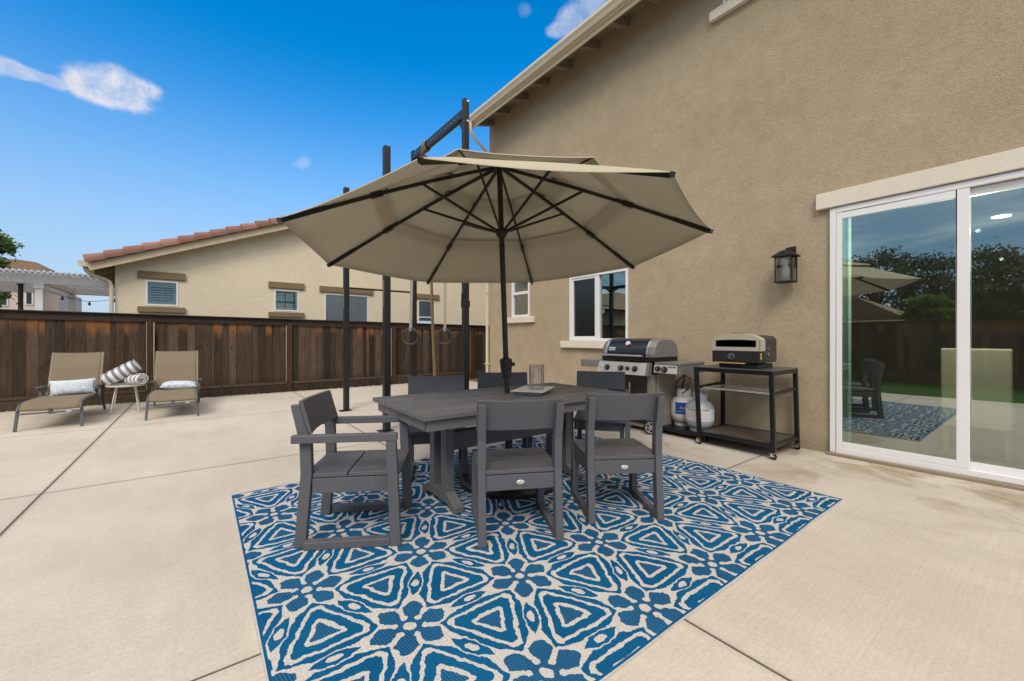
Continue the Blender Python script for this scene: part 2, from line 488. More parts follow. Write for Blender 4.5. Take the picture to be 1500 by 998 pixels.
# ------------------------------------------------------------------ mesh builder
class MB:
    def __init__(s): s.v, s.f, s.ti, s.mi, s.sm = [], [], [], [], []; s.tint = .5; s.mat = 0; s.smooth = False
    def add(s, vs, fs, smooth=None):
        b = len(s.v); s.v += [Vector(v) for v in vs]
        for f in fs:
            s.f.append([i + b for i in f]); s.ti.append(s.tint); s.mi.append(s.mat); s.sm.append(s.smooth if smooth is None else smooth)
        return s
    def box(s, x0, y0, z0, x1, y1, z1):
        x0, x1 = sorted((x0, x1)); y0, y1 = sorted((y0, y1)); z0, z1 = sorted((z0, z1))
        return s.add([(x0,y0,z0),(x1,y0,z0),(x1,y1,z0),(x0,y1,z0),(x0,y0,z1),(x1,y0,z1),(x1,y1,z1),(x0,y1,z1)],
                     [(0,3,2,1),(4,5,6,7),(0,1,5,4),(1,2,6,5),(2,3,7,6),(3,0,4,7)])
    def obox(s, c, size, rot=None):
        rot = rot or Matrix.Identity(3); c = Vector(c); hx, hy, hz = [k / 2 for k in size]
        vs = [c + rot @ Vector(p) for p in [(-hx,-hy,-hz),(hx,-hy,-hz),(hx,hy,-hz),(-hx,hy,-hz),(-hx,-hy,hz),(hx,-hy,hz),(hx,hy,hz),(-hx,hy,hz)]]
        return s.add(vs, [(0,3,2,1),(4,5,6,7),(0,1,5,4),(1,2,6,5),(2,3,7,6),(3,0,4,7)])
    def bar(s, p0, p1, w, h, up=(0, 0, 1)):
        p0, p1 = Vector(p0), Vector(p1); d = (p1 - p0); L = d.length; d.normalize()
        up = Vector(up)
        if abs(d.dot(up)) > .98: up = Vector((0, 1, 0))
        sx = d.cross(up).normalized(); u = sx.cross(d).normalized()
        rot = Matrix((sx, d, u)).transposed()
        return s.obox((p0 + p1) / 2, (w, L, h), rot)
    def prism(s, poly, axis, a, b):
        """poly in the two other axes, extruded along axis from a to b"""
        def P(p, k):
            if axis == 'x': return (k, p[0], p[1])
            if axis == 'y': return (p[0], k, p[1])
            return (p[0], p[1], k)
        n = len(poly); vs = [P(p, a) for p in poly] + [P(p, b) for p in poly]
        fs = [tuple(range(n))[::-1], tuple(range(n, 2 * n))] + [(i, (i + 1) % n, n + (i + 1) % n, n + i) for i in range(n)]
        return s.add(vs, fs)
    def tube(s, pts, r, n=10, caps=True, closed=False):
        pts = [Vector(p) for p in pts]; N = len(pts)
        rs = r if isinstance(r, (list, tuple)) else [r] * N
        rings = []; prev = None
        for i, p in enumerate(pts):
            if closed: d = pts[(i + 1) % N] - pts[(i - 1) % N]
            else: d = pts[min(i + 1, N - 1)] - pts[max(i - 1, 0)]
            d.normalize()
            if prev is None:
                u = Vector((0, 0, 1)) if abs(d.z) < .9 else Vector((1, 0, 0))
                u = (u - d * u.dot(d)).normalized()
            else: u = (prev - d * prev.dot(d)).normalized()
            prev = u; w = d.cross(u)
            rings.append([p + (u * math.cos(2*math.pi*k/n) + w * math.sin(2*math.pi*k/n)) * rs[i] for k in range(n)])
        vs = [v for ring in rings for v in ring]; fs = []
        for i in range(N if closed else N - 1):
            j = (i + 1) % N
            for k in range(n):
                fs.append((i*n+k, i*n+(k+1)%n, j*n+(k+1)%n, j*n+k))
        s.add(vs, fs, True)
        if caps and not closed:
            s.add(rings[0], [tuple(range(n))[::-1]], False); s.add(rings[-1], [tuple(range(n))], False)
        return s
    def lathe(s, prof, c=(0, 0, 0), n=28, rot=None, smooth=True, caps=True):
        c = Vector(c); rot = rot or Matrix.Identity(3); vs = []; m = len(prof)
        for k in range(n):
            a = 2 * math.pi * k / n
            for (r, z) in prof: vs.append(c + rot @ Vector((r * math.cos(a), r * math.sin(a), z)))
        fs = []
        for k in range(n):
            j = (k + 1) % n
            for i in range(m - 1):
                fs.append((k*m+i, j*m+i, j*m+i+1, k*m+i+1))
        s.add(vs, fs, smooth)
        for idx, rev in ((0, True), (m - 1, False)):
            if caps and prof[idx][0] > 1e-4:
                ring = [c + rot @ Vector((prof[idx][0]*math.cos(2*math.pi*k/n), prof[idx][0]*math.sin(2*math.pi*k/n), prof[idx][1])) for k in range(n)]
                s.add(ring, [tuple(range(n))[::-1] if rev else tuple(range(n))], False)
        return s
    def merge(s, o, mtx=None):
        b = len(s.v); s.v += [(mtx @ v) if mtx else v.copy() for v in o.v]
        s.f += [[i + b for i in f] for f in o.f]; s.ti += o.ti; s.mi += o.mi; s.sm += o.sm
        return s
    def build(s, name, mats, parent=None, off=None, bevel=0.0, kind=None, label=None, ang=35, seg=2):
        me = bpy.data.meshes.new(name)
        o0 = Vector(off) if off is not None else (Vector(parent['_o']) if parent is not None and '_o' in parent else Vector((0, 0, 0)))
        me.from_pydata([tuple(v - o0) for v in s.v], [], s.f)
        if not isinstance(mats, (list, tuple)): mats = [mats]
        for mm in mats: me.materials.append(M[mm])
        me.polygons.foreach_set('material_index', s.mi)
        me.polygons.foreach_set('use_smooth', s.sm)
        a = me.attributes.new('tint', 'FLOAT', 'FACE'); a.data.foreach_set('value', s.ti)
        bm = bmesh.new(); bm.from_mesh(me)
        bmesh.ops.remove_doubles(bm, verts=bm.verts, dist=1e-5)
        bmesh.ops.recalc_face_normals(bm, faces=bm.faces)
        bm.to_mesh(me); bm.free()
        if any(s.sm): me.set_sharp_from_angle(angle=R(ang))
        me.update()
        o = bpy.data.objects.new(name, me); col.objects.link(o)
        if parent is not None:
            o.parent = parent
            if '_o' in parent: o['_o'] = parent['_o']
        if bevel > 0:
            md = o.modifiers.new('bevel', 'BEVEL'); md.width = bevel; md.segments = seg; md.limit_method = 'ANGLE'; md.angle_limit = R(40)
            md.harden_normals = False
        if kind: o['kind'] = kind
        if label: o['label'] = label
        return o

def thing(name, loc, label, cat, group=None, rz=0.0, local=False):
    o = bpy.data.objects.new(name, None); col.objects.link(o)
    o.empty_display_size = .1
    o.location = loc; o.rotation_euler = (0, 0, rz)
    o['label'] = label; o['category'] = cat
    o['_o'] = (0.0, 0.0, 0.0) if local else tuple(loc)
    if group: o['group'] = group
    return o
def tag(o, label, cat, group=None):
    o['label'] = label; o['category'] = cat
    if group: o['group'] = group
    return o
def dup(src, loc, rz, label):
    r = src.copy(); col.objects.link(r); r.location = loc; r.rotation_euler = (0, 0, rz); r['label'] = label
    for ch in list(src.children):
        c = ch.copy(); col.objects.link(c); c.parent = r
        for g in list(ch.children):
            d = g.copy(); col.objects.link(d); d.parent = c
    return r
def text_mesh(body, size, depth=.001):
    cu = bpy.data.curves.new('lettering', 'FONT'); cu.body = body; cu.size = size; cu.extrude = depth
    cu.align_x = 'CENTER'; cu.align_y = 'CENTER'
    ob = bpy.data.objects.new('lettering', cu); col.objects.link(ob)
    dg = bpy.context.evaluated_depsgraph_get()
    me = bpy.data.meshes.new_from_object(ob.evaluated_get(dg))
    vs = [v.co.copy() for v in me.vertices]; fs = [list(p.vertices) for p in me.polygons]
    bpy.data.objects.remove(ob); bpy.data.curves.remove(cu); bpy.data.meshes.remove(me)
    return vs, fs

def rotz(a): return Matrix.Rotation(a, 3, 'Z')

# ------------------------------------------------------------------ setting: ground
g = MB(); g.add([(-400,-400,-.02),(400,-400,-.02),(400,400,-.02),(-400,400,-.02)], [(0,1,2,3)])
g.build('ground', 'dirt', kind='structure')
g = MB()
g.add([(-4.6,4.55,0),(-1.45,4.55,0),(-1.45,-5.9,0),(6.0,-5.9,0),(6.0,10.30,0),(-4.6,10.30,0)], [(5,4,3,2,1,0)])
g.add([(-4.6,10.30,0),(6.0,10.30,0),(6.0,10.30,-.09),(-4.6,10.30,-.09)], [(0,1,2,3)])
g.build('patio', 'broom_concrete', kind='structure')
g = MB(); g.add([(-4.62,-5.9,-.008),(-1.452,-5.9,-.008),(-1.452,4.545,-.008),(-4.62,4.545,-.008)], [(0,1,2,3)])
g.build('lawn', 'turf', kind='structure')
# loose pebbles along the fence foot
pb = MB(); rr = random.Random(3)
for i in range(900):
    x = rr.uniform(-4.5, 5.9); y = 10.33 + rr.gauss(0, .05); s_ = rr.uniform(.006, .018)
    if rr.random() < .1: y -= rr.uniform(.0, .10); s_ *= .7
    z = .0 if y < 10.3 else -.012
    c = Vector((x, y, z + s_ * .4)); pb.tint = rr.random()
    vs = [c + Vector((s_*math.cos(a)*rr.uniform(.7,1.3), s_*math.sin(a)*rr.uniform(.6,1.1), 0)) for a in (0,1.26,2.5,3.77,5.0)] + [c + Vector((0,0,s_*.6)), c - Vector((0,0,s_*.6))]
    pb.add(vs, [(k,(k+1)%5,5) for k in range(5)] + [((k+1)%5,k,6) for k in range(5)], True)
pb.build('gravel', 'pebble', kind='stuff')

# ------------------------------------------------------------------ main house
HX = 5.25
house = thing('house', (HX, 7.8, 0), 'large tan stucco two storey house with white sliding glass door on the right', 'house')
def wall_panel(m, holes, u0, u1, z0, z1, x, t):
    us = sorted({u0, u1, *[h[0] for h in holes], *[h[1] for h in holes]})
    zs = sorted({z0, z1, *[h[2] for h in holes], *[h[3] for h in holes]})
    inh = lambda u, z: any(h[0] < u < h[1] and h[2] < z < h[3] for h in holes)
    for i in range(len(us) - 1):
        for j in range(len(zs) - 1):
            if inh((us[i]+us[i+1])/2, (zs[j]+zs[j+1])/2): continue
            a, b, c, d = us[i], us[i+1], zs[j], zs[j+1]
            m.add([(x,a,c),(x,b,c),(x,b,d),(x,a,d)], [(0,3,2,1)])
            m.add([(x+t,a,c),(x+t,b,c),(x+t,b,d),(x+t,a,d)], [(0,1,2,3)])
    for (a, b, c, d) in holes:
        m.add([(x,a,c),(x+t,a,c),(x+t,a,d),(x,a,d)], [(0,1,2,3)]); m.add([(x,b,c),(x+t,b,c),(x+t,b,d),(x,b,d)], [(0,3,2,1)])
        m.add([(x,a,d),(x+t,a,d),(x+t,b,d),(x,b,d)], [(0,1,2,3)])
        m.add([(x,a,c),(x+t,a,c),(x+t,b,c),(x,b,c)], [(0,3,2,1)])
DOOR = (-.56, 1.435, 0.0, 2.545); KW = (3.985, 5.245, 1.15, 2.285); SW = (6.36, 6.95, 1.63, 2.72); UW = (1.30, 2.545, 5.36, 6.06)
w = MB(); wall_panel(w, [DOOR, KW, SW, UW], -6.0, 7.8, -.02, 6.12, HX, .14)
w.add([(HX,7.8,-.02),(13,7.8,-.02),(13,7.8,6.12),(HX,7.8,6.12)], [(0,1,2,3)])
w.add([(HX,-6,-.02),(13,-6,-.02),(13,-6,6.12),(HX,-6,6.12)], [(0,3,2,1)])
w.add([(13,-6,-.02),(13,7.8,-.02),(13,7.8,6.12),(13,-6,6.12)], [(0,3,2,1)])
w.build('wall', 'stucco_tan', house)
# room behind the openings
rm = MB()
x0, x1 = HX + .142, 10.0
rm.mat = 0
rm.add([(x1,-4,0),(x1,7.6,0),(x1,7.6,2.75),(x1,-4,2.75)], [(0,1,2,3)])
rm.add([(x0,-4,0),(x1,-4,0),(x1,-4,2.75),(x0,-4,2.75)], [(0,1,2,3)])
rm.add([(x0,7.6,0),(x1,7.6,0),(x1,7.6,2.75),(x0,7.6,2.75)], [(0,3,2,1)])
rm.add([(x0,-4,2.75),(x1,-4,2.75),(x1,7.6,2.75),(x0,7.6,2.75)], [(0,1,2,3)])
rm.add([(x0,3.0,0),(x1,3.0,0),(x1,3.0,2.75),(x0,3.0,2.75)], [(0,3,2,1)])
rm.mat = 1
rm.add([(x0,-4,.02),(x1,-4,.02),(x1,7.6,.02),(x0,7.6,.02)], [(0,3,2,1)])
rm.mat = 0
rm.add([(x0+.9,1.0,4.0),(x0+.9,4.0,4.0),(x0+.9,4.0,6.1),(x0+.9,1.0,6.1)], [(0,1,2,3)])
rm.build('room', ['room_wall', 'room_floor'], house)
# roof, eave, gutter
rf = MB()
sl = .30
def roof_z(x): return 5.965 + (x - 4.80) * sl
rf.prism([(4.80, roof_z(4.80)), (9.2, roof_z(9.2)), (9.2, roof_z(9.2) + .10), (4.80, roof_z(4.80) + .06)], 'y', -6.3, 7.84)
rf.prism([(9.2, roof_z(9.2)), (13.5, roof_z(9.2) - 1.2), (13.5, roof_z(9.2) - 1.1), (9.2, roof_z(9.2) + .10)], 'y', -6.3, 7.84)
rf.build('roof', 'eave_tan', house)
fa = MB(); fa.box(4.775, -6.3, 5.80, 4.80, 7.80, 6.0); fa.build('fascia', 'fascia_cream', house, bevel=.003)
gu = MB()
prof = [(4.765, 5.90), (4.705, 5.90), (4.685, 5.945), (4.66, 5.985), (4.66, 6.03), (4.672, 6.03), (4.672, 5.99), (4.695, 5.95), (4.715, 5.912), (4.765, 5.912)]
gu.prism(prof, 'y', -6.3, 7.83)
gu.box(4.66, 7.822, 5.90, 4.765, 7.83, 6.028)
gu.build('gutter', 'gutter_cream', house)
y = 7.66
while y > -6:
    t_ = MB(); t_.prism([(4.803, 5.80), (5.248, 5.83), (5.248, roof_z(5.248) - .003), (4.803, roof_z(4.803) - .003)], 'x', 0, 0) if False else None
    t_.prism([(4.803, 5.83), (5.247, 5.83 + .444 * sl), (5.247, roof_z(5.247) - .003), (4.803, roof_z(4.803) - .003)], 'y', y - .045, y + .045)
    t_.build('rafter_tail', 'eave_tan', house)
    y -= .61
ds = MB()
ds.tube([(4.72, 7.74, 5.92), (4.72, 7.74, 5.80), (4.75, 7.75, 5.70), (4.85, 7.77, 5.60), (5.05, 7.80, 5.48), (5.17, 7.81, 5.40), (5.20, 7.815, 5.28), (5.20, 7.815, 5.0), (5.20, 7.815, .12)], .034, 10)
for z in (4.4, 2.2, .6): ds.box(5.158, 7.772, z, 5.252, 7.862, z + .03)
ds.build('downspout', 'gutter_cream', house)
# sliding door
dr = MB(); a, b, z0, z1 = DOOR
fx0, fx1 = HX - .035, HX + .075
dr.box(fx0, b - .055, .03, fx1, b - .002, z1 - .003)
dr.box(fx0, a + .002, .03, fx1, a + .055, z1 - .003)
dr.box(fx0, a + .055, z1 - .055, fx1, b - .055, z1 - .003)
dr.box(fx0, a + .055, .03, fx1, b - .055, .085)
door = dr.build('sliding_door', 'white_vinyl', house, bevel=.004)
def sash(ya, yb, xa, xb, stl, sr):
    m = MB()
    m.box(xa, ya, .087, xb, ya + sr, z1 - .057); m.box(xa, yb - stl, .087, xb, yb, z1 - .057)
    m.box(xa, ya + sr, z1 - .125, xb, yb - stl, z1 - .057); m.box(xa, ya + sr, .087, xb, yb - stl, .145)
    return m
sash(.455, b - .057, HX - .03, HX + .005, .045, .078).build('door_sash', 'white_vinyl', door, bevel=.004)
sash(a + .057, .535, HX + .012, HX + .05, .06, .05).build('door_sash', 'white_vinyl', door, bevel=.004)
m_ = MB(); m_.box(HX - .016, .533, .145, HX - .010, b - .102, z1 - .125); m_.build('glass_pane', 'door_glass', door)
m_ = MB(); m_.box(HX + .028, a + .107, .145, HX + .034, .475, z1 - .125); m_.build('glass_pane', 'door_glass', door)
m_ = MB(); m_.box(HX - .085, a - .02, 0.001, HX - .004, b + .02, .028); m_.build('threshold', 'track_bronze', door, bevel=.003)
ln = MB(); ln.box(HX - .06, a - .11, 2.552, HX - .001, 1.548, 2.716); ln.build('lintel', 'stucco_trim', house, bevel=.006)
def window(h, sill, mullion=None, rail=None, inner=None):
    a, b, c, d = h
    m = MB(); xa, xb = HX - .012, HX + .07; fw = .045
    m.box(xa, a+.002, c+.002, xb, a + fw, d-.002); m.box(xa, b - fw, c+.002, xb, b-.002, d-.002)
    m.box(xa, a + fw, d - fw, xb, b - fw, d-.002); m.box(xa, a + fw, c+.002, xb, b - fw, c + fw)
    if mullion: m.box(xa + .004, mullion - .03, c + fw, xb, mullion + .03, d - fw)
    if rail: m.box(xa + .004, a + fw, rail - .028, xb, b - fw, rail + .028)
    win = m.build('window', 'white_vinyl', house, bevel=.003)
    if inner:
        ya, yb = inner
        q = MB(); q.box(HX, ya, c + fw, HX + .03, ya + .03, d - fw); q.box(HX, yb - .04, c + fw, HX + .03, yb, d - fw)
        q.box(HX, ya + .03, c + fw, HX + .03, yb - .04, c + fw + .035); q.box(HX, ya + .03, d - fw - .035, HX + .03, yb - .04, d - fw)
        q.build('window_sash', 'white_vinyl', win, bevel=.002)
    cuts = [(a + fw, b - fw, c + fw, d - fw)]
    if mullion: cuts = [(a + fw, mullion - .03, c + fw, d - fw), (mullion + .03, b - fw, c + fw, d - fw)]
    if rail: cuts = [(a + fw, b - fw, c + fw, rail - .028), (a + fw, b - fw, rail + .028, d - fw)]
    for (p, q_, r_, s_) in cuts:
        g_ = MB(); g_.box(HX + .036, p, r_, HX + .041, q_, s_); g_.build('pane', 'screen_glass' if (inner and p > mullion - .01) else 'window_glass', win)
    sa, sb, sc, sd = sill
    t_ = MB(); t_.box(HX - .065, sa, sc, HX - .0015, sb, sd); t_.build('sill', 'stucco_trim', win, bevel=.006)
    return win
window(KW, (3.81, 5.42, 1.03, 1.148), mullion=4.60, inner=(4.63, 5.20))
window(SW, (6.19, 7.12, 1.51, 1.628), rail=2.12)
window(UW, (1.15, 2.69, 5.236, 5.358), mullion=1.92)

# wall lantern
lam = thing('wall_lantern', (HX, 1.8, 1.8), 'black outdoor wall lantern with clear glass between oven and sliding door', 'wall lamp')
b_ = MB(); b_.box(HX - .022, 1.745, 1.99, HX - .0015, 1.815, 2.215); b_.build('back_plate', 'lantern_black', lam, bevel=.003)
b_ = MB(); b_.box(5.09, 1.772, 2.155, HX - .023, 1.792, 2.185); b_.build('arm', 'lantern_black', lam, bevel=.002)
b_ = MB(); cx, cy = 5.09, 1.79; h0, h1, zt, zb = .106, .032, 2.158, 2.096
vs = [(cx-h0,cy-h0,zb),(cx+h0,cy-h0,zb),(cx+h0,cy+h0,zb),(cx-h0,cy+h0,zb),(cx-h1,cy-h1,zt),(cx+h1,cy-h1,zt),(cx+h1,cy+h1,zt),(cx-h1,cy+h1,zt)]
b_.add(vs, [(0,3,2,1),(4,5,6,7),(0,1,5,4),(1,2,6,5),(2,3,7,6),(3,0,4,7)]); b_.box(cx-h0,cy-h0,zb-.012,cx+h0,cy+h0,zb-.0005)
b_.build('lantern_roof', 'lantern_black', lam, bevel=.002)
b_ = MB(); k = .076
for sx in (-1, 1):
    for sy in (-1, 1): b_.box(cx+sx*k-.006, cy+sy*k-.006, 1.822, cx+sx*k+.006, cy+sy*k+.006, 2.079)
b_.box(cx-k-.01, cy-k-.01, 1.808, cx+k+.01, cy+k+.01, 1.8215)
b_.build('cage', 'lantern_black', lam, bevel=.0015)
b_ = MB()
for sx, sy, ex, ey in ((-1,0,.002,k-.008),(1,0,.002,k-.008),(0,-1,k-.008,.002),(0,1,k-.008,.002)):
    b_.box(cx+sx*(k-.012)-ex, cy+sy*(k-.012)-ey, 1.824, cx+sx*(k-.012)+ex, cy+sy*(k-.012)+ey, 2.076)
b_.build('lantern_glass', 'lantern_glass', lam)
b_ = MB(); b_.lathe([(.016,0),(.03,.03),(.036,.07),(.03,.11),(.016,.15),(.016,.2)], (cx,cy,1.86), 16); b_.build('bulb', 'bulb_white', lam)

# things seen through the glass
cu = MB(); ys = [1.46 - i * .0095 for i in range(18)]
pts = [(HX + .12 + .028 * math.sin(i * 1.55), y) for i, y in enumerate(ys)]
for i in range(len(pts) - 1):
    (xa, ya), (xb, yb) = pts[i], pts[i+1]
    cu.add([(xa,ya,.04),(xb,yb,.04),(xb,yb,2.5),(xa,ya,2.5)], [(0,1,2,3)], True)
tag(cu.build('curtain', 'curtain_cloth', ang=180), 'pale curtain gathered at the left side behind the sliding door glass', 'curtain')
pc = thing('dining_chair', (6.35, .5, .02), 'cream slipcovered dining chair seen through the sliding door glass', 'chair')
b_ = MB(); b_.prism([(6.16,.30),(6.24,.30),(6.24,.48),(6.19,1.10),(6.12,1.10)], 'y', .26, .74); b_.build('backrest', 'slip_cover', pc, bevel=.02, seg=3)
b_ = MB(); b_.box(6.242, .265, .30, 6.68, .735, .50); b_.build('seat', 'slip_cover', pc, bevel=.02, seg=3)
for lx, ly in ((6.19,.29),(6.19,.71),(6.65,.29),(6.65,.71)):
    b_ = MB(); b_.box(lx-.022, ly-.022, .022, lx+.022, ly+.022, .30); b_.build('leg', 'pale_wood', pc, bevel=.003)
cl = MB(); cl.lathe([(.085,0),(.085,-.012)], (8.1, .437, 2.748), 24); tag(cl.build('recessed_light', 'ceiling_lamp_glow'), 'small round lit ceiling light seen through the sliding door', 'ceiling light')
for (lx_, ly_, e_) in ((8.1, .437, 10), (5.75, .45, 60)):  # second entry: unseen fill added to brighten the chair behind the glass
    pl_ = bpy.data.lights.new('ceiling_lamp_and_fill', 'POINT'); pl_.energy = e_; pl_.color = (1, .93, .82); pl_.shadow_soft_size = .02
    po_ = bpy.data.objects.new('ceiling_lamp_and_fill', pl_); col.objects.link(po_); po_.location = (lx_, ly_, 2.2)
orch = thing('potted_orchid', (HX + .26, 4.24, 1.16), 'small white and blue flower in green pot inside kitchen window', 'potted plant')
b_ = MB(); b_.lathe([(.04,0),(.055,.11),(.05,.11),(.045,.09)], (HX+.26,4.24,1.16), 18); b_.build('pot', 'pot_green', orch)
b_ = MB(); c0 = Vector((HX+.26,4.24,1.27))
b_.tube([c0+Vector((0,.07*math.cos(a),.20*math.sin(a))) for a in [math.pi*i/12 for i in range(13)]], .005, 6); b_.build('hoop', 'pale_wood', orch)
b_ = MB()
for k in range(6):
    a = k * math.pi / 3; c1 = c0 + Vector((-.03, .038*math.cos(a), .17 + .038*math.sin(a)))
    b_.lathe([(.001,-.006),(.022,-.003),(.028,0),(.022,.003),(.001,.006)], c1, 10, Matrix.Rotation(R(90), 3, 'Y'))
b_.mat = 1; b_.lathe([(.001,-.01),(.016,0),(.001,.01)], c0 + Vector((-.045,0,.17)), 10, Matrix.Rotation(R(90), 3, 'Y'))
b_.build('blossom', ['petal_white', 'petal_blue'], orch)
sb = MB(); sb.box(HX+.142, 3.9, 1.12, HX+.40, 5.3, 1.159); sb.build('window_ledge', 'room_wall', house)

# ------------------------------------------------------------------ back fence
FY = 10.5
def ftop(x): return 1.674 - (x + 2.62) * .0111
fence = thing('wooden_fence', (1.6, FY, 0), 'dark weathered board fence along the back of the patio', 'fence')
posts = [-3.17, -.76, 1.61, 4.05, 6.46]
rr = random.Random(5)
edges = [-4.72] + posts + [7.6]
for i in range(len(edges) - 1):
    xa, xb = edges[i] + (.058 if i > 0 else 0), edges[i+1] - (.058 if i < len(posts) else 0)
    m = MB(); x = xa
    while x < xb - .02:
        wd = min(rr.choice((rr.uniform(.10,.15), rr.uniform(.10,.15), rr.uniform(.045,.075))), xb - x)
        m.tint = rr.random(); dy = rr.uniform(-.009, .009) + (.010 if wd < .08 else 0); zt = ftop(x) - .03
        m.box(x, FY + .015 + dy, .035, min(x + wd + .004, xb), FY + .034 + dy, zt)
        # narrow overlapping batten board behind, seen as shadowed edge
        x += wd
    m.tint = .1; m.box(xa, FY + .048, .3, xb, FY + .085, .39)
    m.build('board_panel', 'weathered_board', fence, bevel=.005, seg=1)
for px in posts:
    m = MB(); m.tint = rr.random(); m.box(px - .046, FY - .052, -.02, px + .046, FY + .04, ftop(px) - .10); m.build('post', 'fence_post_wood', fence, bevel=.004)
for i in range(len(edges) - 1):
    xa, xb = edges[i], edges[i+1]
    m = MB(); m.tint = rr.random()
    m.bar((xa + .001, FY - .004, ftop(xa) - .085), (xb - .001, FY - .004, ftop(xb) - .085), .028, .128)
    m.build('top_rail', 'fence_rail_wood', fence, bevel=.003)
    m = MB(); m.tint = rr.random()
    m.bar((xa + .001, FY + .01, ftop(xa) - .009), (xb - .001, FY + .01, ftop(xb) - .009), .15, .022)
    m.build('cap_board', 'fence_rail_wood', fence, bevel=.003)
    m = MB(); m.tint = .9
    m.box(xa + .05, FY - .022, .165, xb - .05, FY + .003, .215)
    m.tint = rr.random() * .4; m.box(xa + .05, FY - .012, -.02, xb - .05, FY + .003, .163)
    m.build('kickboard', 'fence_kick_wood', fence, bevel=.002)

# side fence, mirrored in the glass
sf = thing('wooden_fence', (-4.72, 2, 0), 'dark board fence beyond the lawn mirrored in the sliding door', 'fence')
m = MB(); y = -7.0
while y < 10.4:
    m.tint = rr.random(); wd = .138; m.box(-4.75 + rr.uniform(-.006,.006), y, .02, -4.73, y + wd - .003, 1.62); y += wd
m.build('board_panel', 'weathered_board', sf)
m = MB(); m.tint = .5; m.box(-4.76, -7, 1.622, -4.64, 10.42, 1.65); m.build('cap_board', 'fence_rail_wood', sf)
m = MB(); m.tint = .9; m.box(-4.66, -7, -.02, -4.60, 4.5, .30); m.build('kickboard', 'fence_kick_wood', sf)
for y in (-6.8,-4.4,-2.0,.4,2.8,5.2,7.6):
    m = MB(); m.tint = .3; m.box(-4.729, y-.045, 0, -4.662, y+.045, 1.62); m.build('post', 'fence_post_wood', sf)

# ------------------------------------------------------------------ neighbour house
NY = 12.1
nb = thing('neighbour_house', (-1.44, NY, 0), 'cream single storey house with red clay tile roof behind the fence', 'house')
def rake(x): return 2.60 + (x + 1.80) * .397 if x < 4.4 else 2.60 + 6.2 * .397 - (x - 4.4) * .397
wins = [(-.953, -.394, 1.918, 2.478), (1.515, 2.085, 1.888, 2.444), (2.715, 3.911, 1.55, 2.42), (5.449, 6.045, 1.55, 2.39)]
m = MB()
us = sorted({-1.44, 4.4, 10.2, *[k for w_ in wins for k in w_[:2]]}); zs = sorted({-.02, *[k for w_ in wins for k in w_[2:]], 2.7})
for i in range(len(us)-1):
    for j in range(len(zs)-1):
        a,b,c,d = us[i],us[i+1],zs[j],zs[j+1]
        if any(w_[0] < (a+b)/2 < w_[1] and w_[2] < (c+d)/2 < w_[3] for w_ in wins): continue
        m.add([(a,NY,c),(b,NY,c),(b,NY,d),(a,NY,d)], [(0,1,2,3)])
for i in range(len(us)-1):
    a,b = us[i],us[i+1]; m.add([(a,NY,2.7),(b,NY,2.7),(b,NY,rake(b)),(a,NY,rake(a))], [(0,1,2,3)])
for (a,b,c,d) in wins:
    for q in ([(a,c),(a,d)],[(a,d),(b,d)],[(b,d),(b,c)],[(b,c),(a,c)]):
        (ua,za),(ub,zb_) = q; m.add([(ua,NY,za),(ub,NY,zb_),(ub,NY+.1,zb_),(ua,NY+.1,za)], [(0,1,2,3)])
m.add([(-1.44,NY,-.02),(-1.44,NY+9,-.02),(-1.44,NY+9,2.74),(-1.44,NY,2.74)], [(0,1,2,3)])
m.build('wall', 'stucco_cream', nb)
for wi, (a,b,c,d) in enumerate(wins):
    m = MB(); f = .035; ya, yb = NY - .01, NY + .06
    m.box(a,ya,c,a+f,yb,d); m.box(b-f,ya,c,b,yb,d); m.box(a+f,ya,d-f,b-f,yb,d); m.box(a+f,ya,c,b-f,yb,c+f)
    if wi == 3: m.box(a+f, ya+.005, 1.83, b-f, yb, 1.865)
    if wi == 2: m.box(3.27, ya+.005, c+f, 3.30, yb, d-f)
    win = m.build('window', 'white_vinyl', nb)
    g_ = MB(); g_.box(a+f, NY+.03, c+f, b-f, NY+.034, d-f); g_.build('pane', 'plain_glass', win)
    if wi < 2:
        q = MB(); q.box(a+f, NY+.075, c+f, b-f, NY+.08, d-f)
        q.mat = 1; n = 7 if wi else 6
        q.box(a+.09, NY+.060, c+.12, b-.09, NY+.074, d-.1)
        q.mat = 0
        for k in range(n):
            z = c + .12 + (d - c - .22) * (k + .5) / n
            q.bar((a+.09, NY+.05, z), (b-.09, NY+.05, z), .012, .03)
        q.box((a+b)/2-.008, NY+.038, c+.12, (a+b)/2+.008, NY+.044, d-.1)
        q.build('shutter', ['shutter_white', 'shutter_gap'], win)
    else:
        q = MB(); q.box(a+f, NY+.05, c+f+(.15 if wi == 3 else 0), b-f, NY+.056, d-f); q.build('shade', 'lilac_shade', win)
    e = .128
    q = MB(); q.box(a-e, NY-.05, d+.035, b+e, NY-.002, d+.19); q.build('lintel', 'trim_brown', win, bevel=.006)
    if wi < 2:
        q = MB(); q.box(a-e, NY-.055, c-.15, b+e, NY-.002, c-.027); q.build('sill', 'trim_brown', win, bevel=.006)
